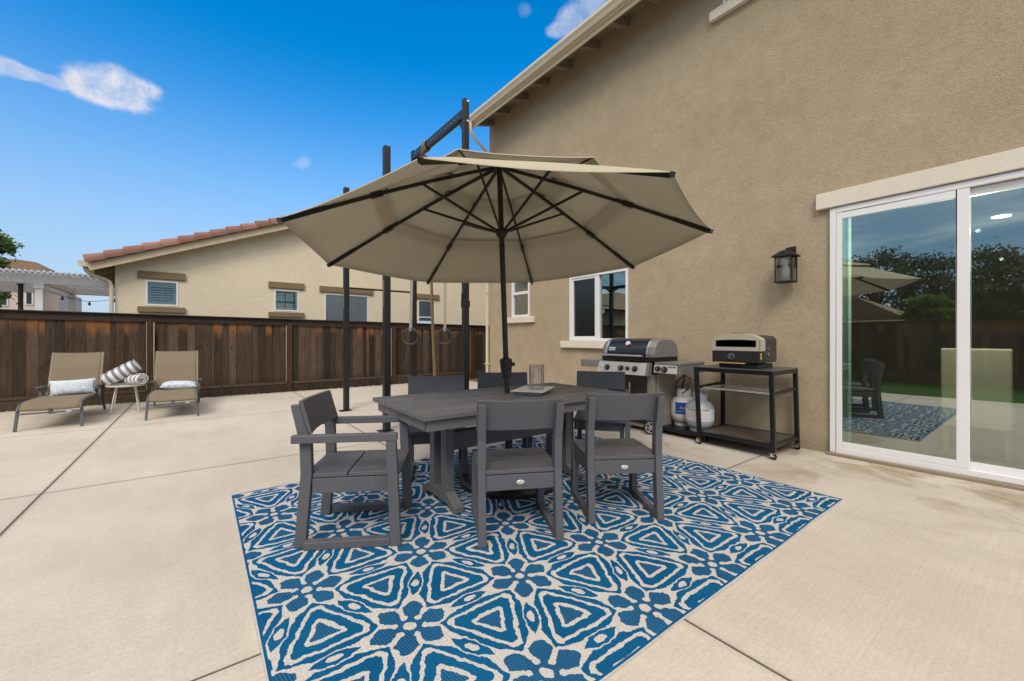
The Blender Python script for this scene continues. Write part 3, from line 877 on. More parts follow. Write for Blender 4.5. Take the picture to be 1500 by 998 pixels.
# roof of clay tiles
m = MB(); L = Vector((6.2, 0, 6.2 * .397)); n_t = 21
m.mat = 1
m.add([(-1.80,NY-.30,rake(-1.80)+.10),(4.4,NY-.30,rake(4.4)+.10),(4.4,NY+9,rake(4.4)+.10),(-1.80,NY+9,rake(-1.80)+.10)], [(0,1,2,3)])
m.add([(4.4,NY-.30,rake(4.4)+.10),(10.6,NY-.30,rake(-1.8)+.10),(10.6,NY+9,rake(-1.8)+.10),(4.4,NY+9,rake(4.4)+.10)], [(0,1,2,3)])
m.mat = 0
def half_tile(m, p0, p1, r0, r1, n=8, a0=-.35, a1=math.pi+.35):
    d = (p1 - p0).normalized(); sx = Vector((0,1,0)); up = d.cross(sx)*-1 if d.cross(sx).z < 0 else d.cross(sx)
    vs = []
    for p, r in ((p0, r0), (p1, r1), (p1, r1*.88), (p0, r0*.88)):
        for k in range(n+1):
            a = a0 + (a1 - a0) * k / n; vs.append(p + sx * r * math.cos(a) + up * r * math.sin(a))
    q = n + 1; fs = []
    for b0, b1 in ((0,1),(2,3),(1,2),(3,0)):
        for k in range(n): fs.append((b0*q+k, b0*q+k+1, b1*q+k+1, b1*q+k))
    m.add(vs, fs, True)
rr = random.Random(11)
for i in range(n_t):
    t0, t1 = i / n_t, (i + 1.12) / n_t
    p0 = Vector((-1.84, NY-.255, rake(-1.80)+.135)) + L * t0; p1 = Vector((-1.84, NY-.255, rake(-1.80)+.135)) + L * t1
    m.tint = rr.random(); half_tile(m, p0 + Vector((0,0,.02)), p1 - Vector((0,0,.004)), .138, .112)
    for k in range(1, 12):
        m.tint = rr.random(); o_ = Vector((0, k * .24, -.055)); half_tile(m, p0 + o_, p1 + o_, .10, .085, 5, .1, math.pi-.1)
m.build('roof', ['clay_tile', 'roof_mortar'], nb, ang=50)
m = MB(); m.bar((-1.80, NY-.285, rake(-1.80)+.03), (4.4, NY-.285, rake(4.4)+.03), .04, .15); m.build('fascia', 'fascia_cream', nb)
m = MB(); m.add([(-1.78,NY-.26,rake(-1.8)+.02),(-1.43,NY-.26,rake(-1.43)+.02),(-1.43,NY+9,rake(-1.43)+.02),(-1.78,NY+9,rake(-1.8)+.02)], [(0,1,2,3)])
m.add([(-1.43,NY-.26,rake(-1.43)+.015),(4.4,NY-.26,rake(4.4)+.015),(4.4,NY-.001,rake(4.4)+.015),(-1.43,NY-.001,rake(-1.43)+.015)], [(0,1,2,3)])
for k in range(8): m.prism([(-1.77,2.50),(-1.445,2.62),(-1.445,2.74),(-1.77,2.61)], 'y', NY+.1+k*.6, NY+.19+k*.6)
m.build('eave', 'eave_tan', nb)
m = MB(); m.prism([(-1.81,2.64),(-1.90,2.64),(-1.93,2.70),(-1.95,2.76),(-1.93,2.76),(-1.90,2.70),(-1.81,2.66)], 'y', NY-.28, NY+9)
m.box(-1.95, NY-.288, 2.64, -1.81, NY-.281, 2.76); m.build('gutter', 'gutter_cream', nb)
m = MB(); m.tube([(-1.86,NY-.2,2.63),(-1.84,NY-.18,2.56),(-1.75,NY-.12,2.48),(-1.60,NY-.06,2.43),(-1.52,NY-.045,2.38),(-1.49,NY-.04,2.28),(-1.49,NY-.04,.1)], .036, 10); m.build('downspout', 'gutter_cream', nb)

# pergola beyond the fence
pg = thing('pergola', (-3.1, 15, 0), 'white slatted pergola beside the cream house behind the fence', 'pergola')
m = MB()
m.box(-7.0, 14.93, 2.52, -1.60, 15.03, 2.72); m.build('beam', 'pergola_white', pg)
m = MB(); m.box(-7.0, 18.1, 2.52, -1.60, 18.2, 2.72); m.build('beam', 'pergola_white', pg)
m = MB(); m.box(-3.16, 15.04, 2.54, -3.06, 18.09, 2.70); m.build('side_beam', 'pergola_white', pg)
m = MB()
x = -6.9
while x < -1.62:
    m.prism([(14.55, 2.76), (14.62, 2.722), (18.6, 2.722), (18.6, 2.80), (14.55, 2.80)], 'x', x, x + .038); x += .098
m.build('slats', 'pergola_white', pg)
for (px, py) in ((-3.12, 14.99), (-3.12, 18.14)):
    m = MB(); m.box(px-.065, py-.065, -.02, px+.065, py+.065, 2.518); m.box(px-.085, py-.085, 2.40, px+.085, py+.085, 2.517); m.build('post', 'pergola_white', pg)
dp = MB(); dp.tube([(-3.52, 15.4, -.02), (-3.52, 15.4, 2.5)], .045, 12); dp.lathe([(.07,0),(.07,.02),(.03,.04)], (-3.52,15.4,2.5), 12); tag(dp.build('pole', 'dark_post'), 'dark thin pole standing under the white pergola', 'pole')
sl_ = thing('string_lights', (-3.1, 15.2, 2.3), 'string of small dark bulbs hanging under the white pergola', 'string lights')
m = MB(); pts = [Vector((-3.05 + 1.5*t, 15.1 + t*.3, 2.40 - .25*math.sin(math.pi*t))) for t in [i/16 for i in range(17)]]
m.tube(pts, .006, 5); m.build('cable', 'dark_post', sl_)
for k in (3, 8, 13):
    m = MB(); m.lathe([(.012,0),(.014,-.03),(.03,-.06),(.022,-.10),(.001,-.115)], pts[k], 10); m.build('bulb', 'dark_post', sl_)

# far two storey house at the left edge
fh = thing('far_house', (-9, 35, 0), 'distant pale pink two storey house with tile roof beyond the pergola', 'house')
m = MB(); m.box(-14, 35, -.02, -7.35, 43, 4.95); m.build('wall', 'stucco_pink', fh)
m = MB(); m.box(-7.345, 36, -.02, -6.72, 42, 4.0); m.build('side_wall', 'stucco_pink', fh)
m = MB(); m.tint = .6
m.prism([(-14.3,4.9),(-7.0,4.9),(-7.0,5.02),(-7.36,5.44),(-7.95,5.52),(-14.3,5.50)], 'y', 34.7, 43.3); m.build('roof', 'brown_tile', fh)
for (a,b,c,d) in ((-7.78,-7.58,3.1,4.2),(-8.9,-8.5,3.0,4.2)):
    m = MB(); m.box(a-.05,34.95,c-.05,b+.05,34.998,d+.05); wn = m.build('window','white_vinyl',fh)
    m = MB(); m.box(a,34.94,c,b,34.948,d); m.build('pane','shutter_gap',wn)

# ------------------------------------------------------------------ trees
def tree(loc, h, crown_r, crown_h, nclump, nleaf, leafm, label, seed, group=None, lean=0.0, lsz=.09):
    r_ = random.Random(seed); t = thing('tree', loc, label, 'tree', group, local=True)
    tr = MB(); top = h - crown_h * .45
    tr.tube([(0,0,-.05),(lean*.3,.05,top*.5),(lean,.0,top),(lean,.1,h*.93)], [h*.028,h*.022,h*.014,h*.004], 9)
    cl_ = []
    for i in range(nclump):
        a = r_.uniform(0, 6.283); e = r_.uniform(-.75, 1.0)
        rad = (r_.random() ** .5); rr_ = crown_r * rad * math.sqrt(max(.05, 1 - e*e*.8))
        c = Vector((lean + rr_*math.cos(a), rr_*math.sin(a), h - crown_h*.5 + e*crown_h*.48)); cl_.append(c)
        if i % 2 == 0: tr.tube([(lean*.8,0,top*r_.uniform(.6,1.0)), ((c.x+lean)/2, c.y/2, (c.z+top)/2 + .1), c], [h*.010,h*.006,h*.002], 5)
    tr.build('trunk', 'bark', t)
    lf = MB(); per = nleaf // nclump
    for c in cl_:
        sz = crown_r * r_.uniform(.18, .36); tb = r_.uniform(.0, .6)
        for k in range(per):
            d = Vector((r_.gauss(0,.5), r_.gauss(0,.5), r_.gauss(0,.38))) * sz
            p = c + d; n = Vector((r_.gauss(0,1), r_.gauss(0,1), r_.gauss(.4,1))).normalized()
            u = n.orthogonal().normalized(); u = Matrix.Rotation(r_.uniform(0,6.28),3,n) @ u; v_ = n.cross(u); s_ = lsz * r_.uniform(.6,1.4)
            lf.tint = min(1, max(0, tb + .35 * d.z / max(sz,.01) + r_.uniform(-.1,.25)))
            lf.add([p-u*s_, p-v_*s_*.45, p+u*s_, p+v_*s_*.45], [(0,1,2,3)])
    lf.build('crown', leafm, t)
    return t
tree((-5.95, 20.5, 0), 4.9, 1.10, 2.9, 90, 13000, 'leaf_green', 'leafy green tree at the left edge behind the pergola', 21, lsz=.075)
tree((-3.62, 13.2, 0), 1.95, .5, 1.0, 24, 2000, 'leaf_bright', 'low green shrub below the leafy tree at the left edge', 22, lsz=.06)
for i, (x, y, h, cr, ch, lm, lb) in enumerate((
        (-29, 12.5, 6.6, 2.9, 4.6, 'leaf_dark', 'dark tree behind the tiled roof, mirrored beside the umbrella in the door'),
        (-30, 8.2, 7.4, 2.6, 5.4, 'leaf_olive', 'tall olive tree behind the tiled roof, mirrored in the left door pane'),
        (-14.6, 3.3, 2.9, .9, 2.0, 'leaf_bright', 'small bright green tree at the end of the tiled roof in the door reflection'),
        (-27, 4.6, 6.2, 2.4, 5.0, 'leaf_dark', 'dark tree mirrored behind the middle door stile'),
        (-24, 2.0, 6.0, 2.0, 5.2, 'leaf_olive', 'greyish tree mirrored in the right door pane'),
        (-20, -.9, 4.5, 1.9, 4.2, 'leaf_dark', 'dark bushy tree mirrored at the right edge of the door'),
        (-19, 1.6, 3.4, 1.7, 3.2, 'leaf_dark', 'low dark shrubby tree below the greyish tree in the door reflection'))):
    tree((x, y, 0), h, cr, ch, 60, 6500, lm, lb, 40 + i, None, 0, .11)
nh = thing('low_house', (-9, 20, 0), 'single storey house with brown roof mirrored in the kitchen window', 'house')
m = MB(); m.box(-20, 16.5, -.02, -9.5, 27, 2.9); m.build('wall', 'stucco_tan', nh)
m = MB(); e = [(-20.5,15.8,2.9),(-8.9,15.8,2.9),(-8.9,27.6,2.9),(-20.5,27.6,2.9),(-14.5,20,4.6),(-14.5,23,4.6)]
m.tint = .6; m.add(e, [(0,1,4),(1,2,5,4),(2,3,5),(3,0,4,5)]); m.build('roof', 'brown_tile', nh)
# low tiled house mirrored in the glass
lh = thing('low_house', (-18, 9, 0), 'low house with brown tiled roof mirrored in the sliding door', 'house')
m = MB(); m.box(-26, 4.8, -.02, -16, 15, 2.0); m.build('wall', 'stucco_cream', lh)
m = MB(); e = [(-26.5,4.0,2.0),(-15.4,4.0,2.0),(-15.4,15.6,2.0),(-26.5,15.6,2.0),(-21,7.6,3.75),(-21,11.4,3.75)]
m.tint = .5; m.add(e, [(0,1,4),(1,2,5,4),(2,3,5),(3,0,4,5)])
for k in range(1, 16):
    u = k/16; a_ = Vector(e[1]).lerp(Vector(e[4]), u); b_2 = Vector(e[2]).lerp(Vector(e[5]), u); m.tint = random.random(); m.bar(a_ + Vector((0,0,.03)), b_2 + Vector((0,0,.03)), .30, .05)
m.build('roof', 'brown_tile', lh)
m = MB(); m.box(-15.99, 7.4, .9, -15.95, 8.6, 1.8); m.build('window', 'shutter_gap', lh)

# ------------------------------------------------------------------ rug
m = MB(); nx, ny = 90, 68; rr = random.Random(9)
X0, X1, Y0, Y1 = .187, 3.82, .965, 3.80
def rz_(x, y):
    e = min(x - X0, X1 - x, y - Y0, Y1 - y)
    return .0085 + .0025*math.sin(x*5.1+1)*math.sin(y*4.3) + (.004*max(0, math.sin(x*7.3+y*3)) * max(0, 1 - e/.12))
vs = []
for j in range(ny+1):
    for i in range(nx+1):
        x = X0 + (X1-X0)*i/nx; y = Y0 + (Y1-Y0)*j/ny
        dx = .0025*math.sin(y*5+.5) if i in (0, nx) else 0; dy = .003*math.sin(x*5.0)+.002*math.sin(x*17) if j in (0, ny) else 0
        vs.append((x+dx, y+dy, rz_(x, y)))
fs = [(j*(nx+1)+i, j*(nx+1)+i+1, (j+1)*(nx+1)+i+1, (j+1)*(nx+1)+i) for j in range(ny) for i in range(nx)]
m.add(vs, fs, True)
ring = [i for i in range(nx+1)] + [(k+1)*(nx+1)-1 for k in range(1, ny+1)] + [ny*(nx+1)+i for i in range(nx-1, -1, -1)] + [k*(nx+1) for k in range(ny-1, 0, -1)]
vs2 = [vs[i] for i in ring]; n = len(vs2)
m.add(vs2 + [(v[0], v[1], .001) for v in vs2], [(i, (i+1)%n, n+(i+1)%n, n+i) for i in range(n)], False)
rug = m.build('rug', 'patterned_rug_weave', off=((X0+X1)/2, (Y0+Y1)/2, 0), ang=60)
rug.location = ((X0+X1)/2, (Y0+Y1)/2, 0)
tag(rug, 'blue and white patterned outdoor rug under the dining set', 'rug')

RZ = .0095
# ------------------------------------------------------------------ table
tb = thing('dining_table', (1.994, 2.721, RZ), 'dark grey slatted trestle dining table under the umbrella', 'table', rz=R(-1.5), local=True)
TL, TW, TH = 1.86, .998, .74 - RZ
m = MB(); n = 7; bw = TW / n
for i in range(n):
    m.tint = (.35, .8, .2, .65, .4, .9, .3)[i]; y = -TW/2 + i*bw
    m.box(-TL/2, y + .0062, TH - .028, TL/2, y + bw - .0062, TH)
m.box(-TL/2+.05, -TW/2+.05, TH-.060, TL/2-.05, TW/2-.05, TH-.056)
m.build('tabletop', 'grey_table_lumber', tb, bevel=.003)
m = MB(); e = .035
m.box(-TL/2+e, -TW/2+e, TH-.10, TL/2-e, -TW/2+e+.03, TH-.036); m.box(-TL/2+e, TW/2-e-.03, TH-.10, TL/2-e, TW/2-e, TH-.036)
m.box(-TL/2+e, -TW/2+e+.03, TH-.10, -TL/2+e+.03, TW/2-e-.03, TH-.036); m.box(TL/2-e-.03, -TW/2+e+.03, TH-.10, TL/2-e, TW/2-e-.03, TH-.036)
m.build('apron', 'grey_table_lumber', tb, bevel=.003)
for sx in (-.575, .575):
    m = MB(); m.prism([(-.27,0),(-.20,0),(-.17,.035),(.17,.035),(.20,0),(.27,0),(.27,.040),(.14,.110),(-.14,.110),(-.27,.040)], 'x', sx-.038, sx+.038)
    f = m.build('trestle_foot', 'grey_table_lumber', tb, bevel=.004)
    for sy in (-.095, .095):
        m = MB(); m.box(sx-.034, sy-.038, .111, sx+.034, sy+.038, TH-.062)
        for z in (.47, .55): m.lathe([(.006,0),(.006,.002)], (sx-.0345, sy, z), 8, Matrix.Rotation(R(-90), 3, 'Y'))
        m.build('leg', 'grey_table_lumber', tb, bevel=.004)
    m = MB(); m.box(sx-.033, -TW/2+.07, TH-.10, sx+.033, -.14, TH-.061); m.box(sx-.033, .14, TH-.10, sx+.033, TW/2-.07, TH-.061)
    m.build('cross_bearer', 'grey_table_lumber', tb, bevel=.003)
m = MB(); m.box(-.53, -.05, .37, .53, .05, .50); m.build('stretcher', 'grey_table_lumber', tb, bevel=.003)

# ------------------------------------------------------------------ chairs
def chair(arms, W, D, label):
    t = thing('patio_armchair' if arms else 'patio_chair', (0,0,0), label, 'chair', 'dark grey chairs around the patio table', local=True)
    P = 'grey_poly_lumber'; hd = D/2; xo = W/2; lw = .046; ins = .042 if arms else 0
    for s in (-1, 1):
        a, b = sorted((s*(xo-ins), s*(xo-ins-lw)))
        m = MB(); m.prism([(-hd,0),(-hd+.062,0),(-hd+.098,.42),(-hd+.092,.60),(-hd+.030,.815),(-hd-.018,.815),(-hd+.030,.60),(-hd+.036,.42)], 'x', a, b)
        m.build('rear_leg', P, t, bevel=.004)
        a2, b2 = sorted((s*xo, s*(xo-lw)))
        ft = .603 if arms else .396
        m = MB(); m.prism([(hd-.06,0),(hd,0),(hd-.028,ft),(hd-.085,ft)], 'x', a2, b2); m.build('front_leg', P, t, bevel=.004)
        a3, b3 = sorted((s*(xo-.004), s*(xo-max(lw, ins+.02))))
        m = MB(); m.box(a3, -hd+.064, .002, b3, hd-.062, .046); m.build('runner', P, t, bevel=.004)
        m = MB(); a4, b4 = sorted((s*(xo-ins-.008), s*(xo-ins-.034))); m.box(a4, -hd+.098, .305, b4, hd-.075, .392); m.build('side_apron', P, t, bevel=.003)
        if arms:
            a5, b5 = sorted((s*(xo+.002), s*(xo-.041))); m = MB(); m.prism([(-hd-.0,.605),(hd-.022,.605),(hd-.022,.65),(-hd-.0,.65)], 'x', a5, b5); m.build('armrest', P, t, bevel=.004)
    xi = xo - ins - lw - .001
    m = MB(); m.box(-xi, -hd+.045, .302, xi, -hd+.068, .392); ra = m.build('rear_apron', P, t, bevel=.003)
    m = MB()
    m.lathe([(.0001,.0035),(.016,.0035),(.0185,.002),(.019,0)], (.0, -hd+.0445, .347), 24, Matrix.Rotation(R(90), 3, 'X') @ Matrix.Diagonal((1.35,.72,1)))
    m.build('emblem', 'emblem_silver', ra)
    m = MB(); m.box(-xi-.012, hd-.085, .305, xi+.012, hd-.062, .392) if not arms else m.box(-xi, hd-.10, .305, xi, hd-.077, .392); m.build('front_apron', P, t, bevel=.003)
    xs = xo - .006 if not arms else xo - lw - .004
    yr, ym, yf = -hd+.050, -hd+.29, hd-.012
    xw = xo - ins - .006
    m = MB(); m.prism([(-xi,yr),(xi,yr),(xi,-hd+.102),(xw,-hd+.102),(xw,ym),(-xw,ym),(-xw,-hd+.102),(-xi,-hd+.102)], 'z', .397, .421); m.build('seat_slat', P, t, bevel=.003)
    m = MB(); m.box(-xs, ym+.008, .397, xs, yf, .421); m.build('seat_slat', P, t, bevel=.003)
    # curved backrest board standing in front of the uprights
    m = MB(); n = 14; vs = []; bx = xo - ins + .006
    for th in (0, 1):
        for z in (.652, .838):
            for i in range(n+1):
                x = -bx + 2*bx*i/n; q = (x/bx)
                yb = -hd + .094 - (z-.60)*.286 - .030*(1-q*q) + .0
                yb = yb + (.024 if th else .0) + .002
                vs.append((x, yb, z - .006*(1-q*q)*(1 if z > .7 else 0)))
    q = n + 1
    for (b0, b1) in ((0,1),(3,2)):
        for i in range(n): pass
    fs = []
    for i in range(n):
        fs += [(i, i+1, q+i+1, q+i), (2*q+i, 3*q+i, 3*q+i+1, 2*q+i+1), (i, 2*q+i, 2*q+i+1, i+1), (q+i, q+i+1, 3*q+i+1, 3*q+i)]
    fs += [(0, q, 3*q, 2*q), (n, 2*q+n, 3*q+n, q+n)]
    m.add(vs, fs, False); bk = m.build('backrest', P, t, bevel=.003)
    for pl in bk.data.polygons: pl.use_smooth = True
    bk.data.set_sharp_from_angle(angle=R(30))
    return t
ac = chair(True, .575, .60, 'dark grey armchair at the left end of the table turned side on')
ac.location = (.806, 2.68, RZ); ac.rotation_euler = (0, 0, R(-30 - 90))
dup(ac, (3.23, 2.80, RZ), R(219 - 90), 'dark grey chair at the far right end of the table in front of the grill')
sc_ = chair(False, .505, .52, 'dark grey armless chair with its back to us in front of the umbrella pole')
sc_.location = (1.608, 2.107, RZ); sc_.rotation_euler = (0, 0, R(63 - 90))
dup(sc_, (2.346, 1.905, RZ), R(58 - 90), 'dark grey armless chair with its back to us at the right corner of the table')
dup(sc_, (1.684, 3.34, RZ), R(244 - 90), 'dark grey armless chair behind the table below the hanging rope')
dup(sc_, (2.40, 3.31, RZ), R(238 - 90), 'dark grey armless chair behind the table partly behind the umbrella pole')

# ------------------------------------------------------------------ umbrella
UC = Vector((2.08, 2.895, 1.977)); un = Vector((.001, .06, 1)).normalized()
uu = Vector((0,1,0)).cross(un).normalized(); uv = un.cross(uu)
def UP(r, a, h): return UC + uu*(r*math.cos(a)) + uv*(r*math.sin(a)) + un*h
PH = -.849; RR_ = 1.68
foot = UC - un * (UC.z - RZ) / un.z
umb = thing('patio_umbrella', tuple(foot), 'large beige octagonal patio umbrella with black pole through the table', 'umbrella')
m = MB(); m.lathe([(.42,0),(.42,.03),(.40,.055),(.25,.075),(.09,.09),(.06,.10)], tuple(foot), 40); bs = m.build('base', 'black_pole_metal', umb)
m = MB(); m.tube([foot + un*.10, foot + un*.34], .032, 16); m.build('base_collar', 'black_pole_metal', umb)
m = MB(); m.tube([foot + un*.02, foot + un*1.0], .021, 16); m.tube([foot + un*.98, UC + un*.735], .0235, 16); m.build('pole', 'black_pole_metal', umb)
ck = foot + un * (.955 - RZ)
fr = Matrix((uu, uv, un)).transposed()
m = MB(); m.lathe([(.034,-.085),(.040,-.08),(.047,-.02),(.053,.05),(.053,.072),(.036,.078),(.026,.085)], ck, 24, fr); ch_ = m.build('crank_housing', 'black_pole_metal', umb)
m = MB(); kd = Vector((.72,-.69,0)); m.tube([ck + un*.03 + kd*.045, ck + un*.03 + kd*.075], .016, 12); m.build('crank_knob', 'black_pole_metal', ch_)
m = MB(); m.lathe([(.026,-.05),(.04,-.045),(.052,-.01),(.052,.02),(.03,.03)], UC + un*.145, 20, fr); m.build('runner', 'black_pole_metal', umb)
m = MB(); m.tube([UC+un*.04, UC+un*.095], .0245, 14); m.build('pole_sleeve', 'knob_dark', umb)
m = MB(); m.lathe([(.03,-.03),(.05,-.02),(.05,.02),(.02,.03)], UC + un*.72, 20, fr); m.build('top_hub', 'black_pole_metal', umb)
def chh(r): return .742*(1 - r/RR_) + .022*math.sin(math.pi*r/RR_)
for k in range(8):
    a = PH + k*math.pi/4
    m = MB(); rs = [.04, .35, .7, 1.05, 1.4, 1.665]
    for i in range(5): m.bar(UP(rs[i], a, chh(rs[i])-.022), UP(rs[i+1]+.004, a, chh(rs[i+1])-.022), .017, .026, un)
    m.bar(UP(1.02, a, chh(1.02)-.024), UP(1.10, a, chh(1.10)-.024), .028, .038, un)
    m.bar(UP(1.40, a, chh(1.40)-.018), UP(1.69, a, chh(1.69)-.012), .026, .026, un)
    rb = m.build('rib', 'black_pole_metal', umb)
    m = MB(); m.bar(UP(.045, a, .150), UP(.70, a, chh(.70)-.035), .013, .020, un); m.build('strut', 'black_pole_metal', rb)
    m = MB(); m.bar(UP(.45, a, chh(.45)+.0), UP(.62, a, chh(.62)+.045), .008, .008, un); m.build('vent_arm', 'black_pole_metal', rb)
    m = MB(); m.bar(UP(.98, a, chh(.98)+.0), UP(1.12, a, chh(1.12)+.052), .008, .008, un); m.build('vent_arm', 'black_pole_metal', rb)
def tier(name, r0, r1, lift0, lift1, hem=True):
    m = MB(); nr, na = 8, 64; vs = []; fs = []
    for i in range(nr+1):
        r = r0 + (r1-r0)*i/nr; lf = lift0 + (lift1-lift0)*(i/nr)**1.6
        for j in range(na):
            a = PH + 2*math.pi*j/na; q = (j % 8)/8.0
            mid = math.pi/8; aa = q*math.pi/4 - mid
            pr = math.cos(mid)/math.cos(aa); s4 = 4*q*(1-q)
            rr2 = r*pr*(1 - .012*s4*(i/nr)**3)
            # the cloth hangs a little between the ribs
            h = chh(r) + lf - .014*s4*(i/nr) - .004*math.sin(a*5+r*7)*s4
            vs.append(UP(rr2, a, h))
    for i in range(nr):
        for j in range(na): fs.append((i*na+j, i*na+(j+1)%na, (i+1)*na+(j+1)%na, (i+1)*na+j))
    m.add(vs, fs, True)
    if hem:
        b = vs[nr*na:]; low = [v - un*.006 for v in b]
        m.add(b + low, [(j, (j+1)%na, na+(j+1)%na, na+j) for j in range(na)], True)
    return m.build(name, 'canopy_fabric', umb, ang=70)
tier('canopy', .99, 1.685, .004, .004)
tier('canopy_vent', .44, 1.13, .012, .058)
tier('canopy_cap', .012, .62, .03, .055)
m = MB(); m.lathe([(.03,0),(.028,.02),(.012,.03),(.001,.035)], UC + un*(chh(0)+.03), 14, fr); m.build('finial', 'black_pole_metal', umb)

# tray and glass vase on the table
PT = .741
ty = thing('serving_tray', (2.27, 2.70, PT), 'white rectangular footed tray on the dining table', 'tray', rz=R(34), local=True)
m = MB(); m.add([(-.15,-.09,0),(.15,-.09,0),(.15,.09,0),(-.15,.09,0),(-.16,-.10,.014),(.16,-.10,.014),(.16,.10,.014),(-.16,.10,.014)], [(0,3,2,1),(0,1,5,4),(1,2,6,5),(2,3,7,6),(3,0,4,7),(4,5,6,7)])
ob = m.build('foot', 'white_enamel', ty)
m = MB()
m.add([(-.165,-.105,.0145),(.165,-.105,.0145),(.165,.105,.0145),(-.165,.105,.0145),(-.215,-.14,.03),(.215,-.14,.03),(.215,.14,.03),(-.215,.14,.03),(-.208,-.134,.032),(.208,-.134,.032),(.208,.134,.032),(-.208,.134,.032),(-.16,-.10,.02),(.16,-.10,.02),(.16,.10,.02),(-.16,.10,.02)],
      [(0,3,2,1),(0,1,5,4),(1,2,6,5),(2,3,7,6),(3,0,4,7),(4,5,9,8),(5,6,10,9),(6,7,11,10),(7,4,8,11),(8,9,13,12),(9,10,14,13),(10,11,15,14),(11,8,12,15),(12,13,14,15)])
m.build('plate', 'white_enamel', ty, bevel=.0015)
m = MB(); m.lathe([(.001,0),(.064,0),(.066,.004),(.067,.21),(.0655,.212),(.064,.21),(.062,.03),(.001,.026)], (0,0,0), 40)
gv = m.build('glass_vase', 'cut_glass', ang=50); gv.location = (2.33, 2.73, PT + .0205); tag(gv, 'clear cut glass cylinder vase standing on the white tray', 'vase')

# ------------------------------------------------------------------ training rig
rig = thing('training_rig', (2.5, 6.1, 0), 'tall black steel training rig of four perforated posts behind the table', 'exercise rig')
HB = .040
def post(x, y, h):
    m = MB(); m.box(x-HB, y-HB, .008, x+HB, y+HB, h); m.mat = 1
    z = .15
    while z < h - .03:
        for (dx, dy, ax) in ((-HB-.0006,0,'x'),(0,-HB-.0006,'y')):
            pts = [(.0085*math.cos(k*math.pi/3), .0085*math.sin(k*math.pi/3)) for k in range(6)]
            if ax == 'x': m.add([(x+dx, y+p[0], z+p[1]) for p in pts], [(0,1,2,3,4,5)])
            else: m.add([(x+p[0], y+dy, z+p[1]) for p in pts], [(0,1,2,3,4,5)])
        z += .0508
    o = m.build('post', ['black_steel', 'knob_dark'], rig)
    q = MB(); q.box(x-.105, y-.085, .0005, x+.075, y+.085, .008); q.build('foot_plate', 'black_steel', o, bevel=.002)
    return o
pA = post(1.93, 5.25, 3.68); pB = post(1.93, 7.10, 3.68); pC = post(3.11, 5.25, 4.70); pD = post(3.11, 7.08, 4.60)
m = MB(); m.box(3.11-.036, 5.292, 4.44, 3.11+.036, 7.04, 4.565); m.mat = 1
y = 5.42
while y < 7.0:
    for z in (4.50,):
        m.add([(3.0735, y+.011*math.cos(k*1.047), z+.011*math.sin(k*1.047)) for k in range(6)], [(0,1,2,3,4,5)])
    y += .10
m.build('top_beam', ['black_steel', 'bolt_silver'], rig)
m = MB()
for (x,y,z) in ((3.125,5.25-HB-.001,4.66),(3.125,5.25-HB-.001,4.37)): m.lathe([(.021,0),(.021,.010),(.012,.012),(.012,.022)], (x,y,z), 8, Matrix.Rotation(R(90),3,'X'))
m.build('bolt', 'bolt_silver', pC)
m = MB(); m.prism([(5.292,4.22),(5.45,4.44),(5.292,4.44)], 'x', 3.10, 3.12); m.build('gusset', 'black_steel', rig)
m = MB(); m.box(1.972, 5.25-.036, 3.02, 3.068, 5.25+.036, 3.09); m.build('cross_beam', 'black_steel', rig)
m = MB(); m.box(1.93-.036, 5.292, 2.47, 1.93+.036, 7.058, 2.545); m.box(1.972, 7.10-.036, 2.47, 3.068, 7.10+.036, 2.545)
m.build('cross_beam', 'black_steel', rig)
m = MB(); m.bar((1.965,7.10,2.38),(2.12,7.10,2.475),.03,.03); m.bar((1.895,7.10,2.38),(1.76,7.10,2.47),.03,.03); m.box(1.70,7.064,2.47,1.888,7.136,2.50); m.build('brace', 'black_steel', rig)
m = MB(); m.tube([(1.972,7.10,2.03),(3.068,7.10,2.03)], .016, 12); m.build('pull_up_bar', 'black_steel', rig)
for (x,y,z) in ((3.11,5.25,1.70),):
    m = MB(); m.box(x-.05,y-.05,z-.05,x+.05,y+.05,z+.05); m.box(x-.062,y-.02,z+.0,x-.0505,y+.02,z+.16); m.build('bracket', 'black_steel', rig, bevel=.004)
for (x, y, z0_, z1_) in ((1.93, 5.25, 1.62, 1.92), (1.93, 7.10, 1.72, 1.98)):
    m = MB(); z = z0_; rr = random.Random(int(x*100+y*10))
    while z < z1_:
        h_ = rr.uniform(.022, .034); m.box(x-HB-.0016, y-.013, z, x-HB-.0008, y-.008, z+h_); m.box(x-HB-.0016, y+.006, z, x-HB-.0008, y+.012, z+h_*.9)
        m.box(x-HB-.0016, y-.008, z+h_*.4, x-HB-.0008, y+.006, z+h_*.55); z += .042
    m.build('lettering', 'print_tan', rig)
# gymnastic rings
for i, (x, lb) in enumerate(((2.255, 'dark gymnastics ring on a pale strap, left of the rope'), (2.771, 'dark gymnastics ring on a pale strap, right of the rope'))):
    t = thing('gymnastics_ring', (x, 5.25, 1.22), lb, 'gymnastics ring', 'gymnastics rings hanging from the rig')
    m = MB(); m.tube([(x + .085*math.cos(a), 5.25 - .064*math.cos(a), 1.222 + .106*math.sin(a)) for a in [2*math.pi*k/32 for k in range(32)]], .0135, 10, closed=True); m.build('hoop', 'ring_grey', t)
    m = MB(); dx = .035 if i == 0 else .004
    m.bar((x, 5.25, 1.325), (x+dx, 5.25, 3.018), .030, .004, (0,1,0)); m.bar((x+.004, 5.245, 1.30), (x+dx+.012, 5.243, 3.018), .030, .004, (0,1,0))
    m.box(x-.017, 5.238, 1.30, x+.017, 5.262, 1.345)
    m.build('strap', 'strap_webbing', t)
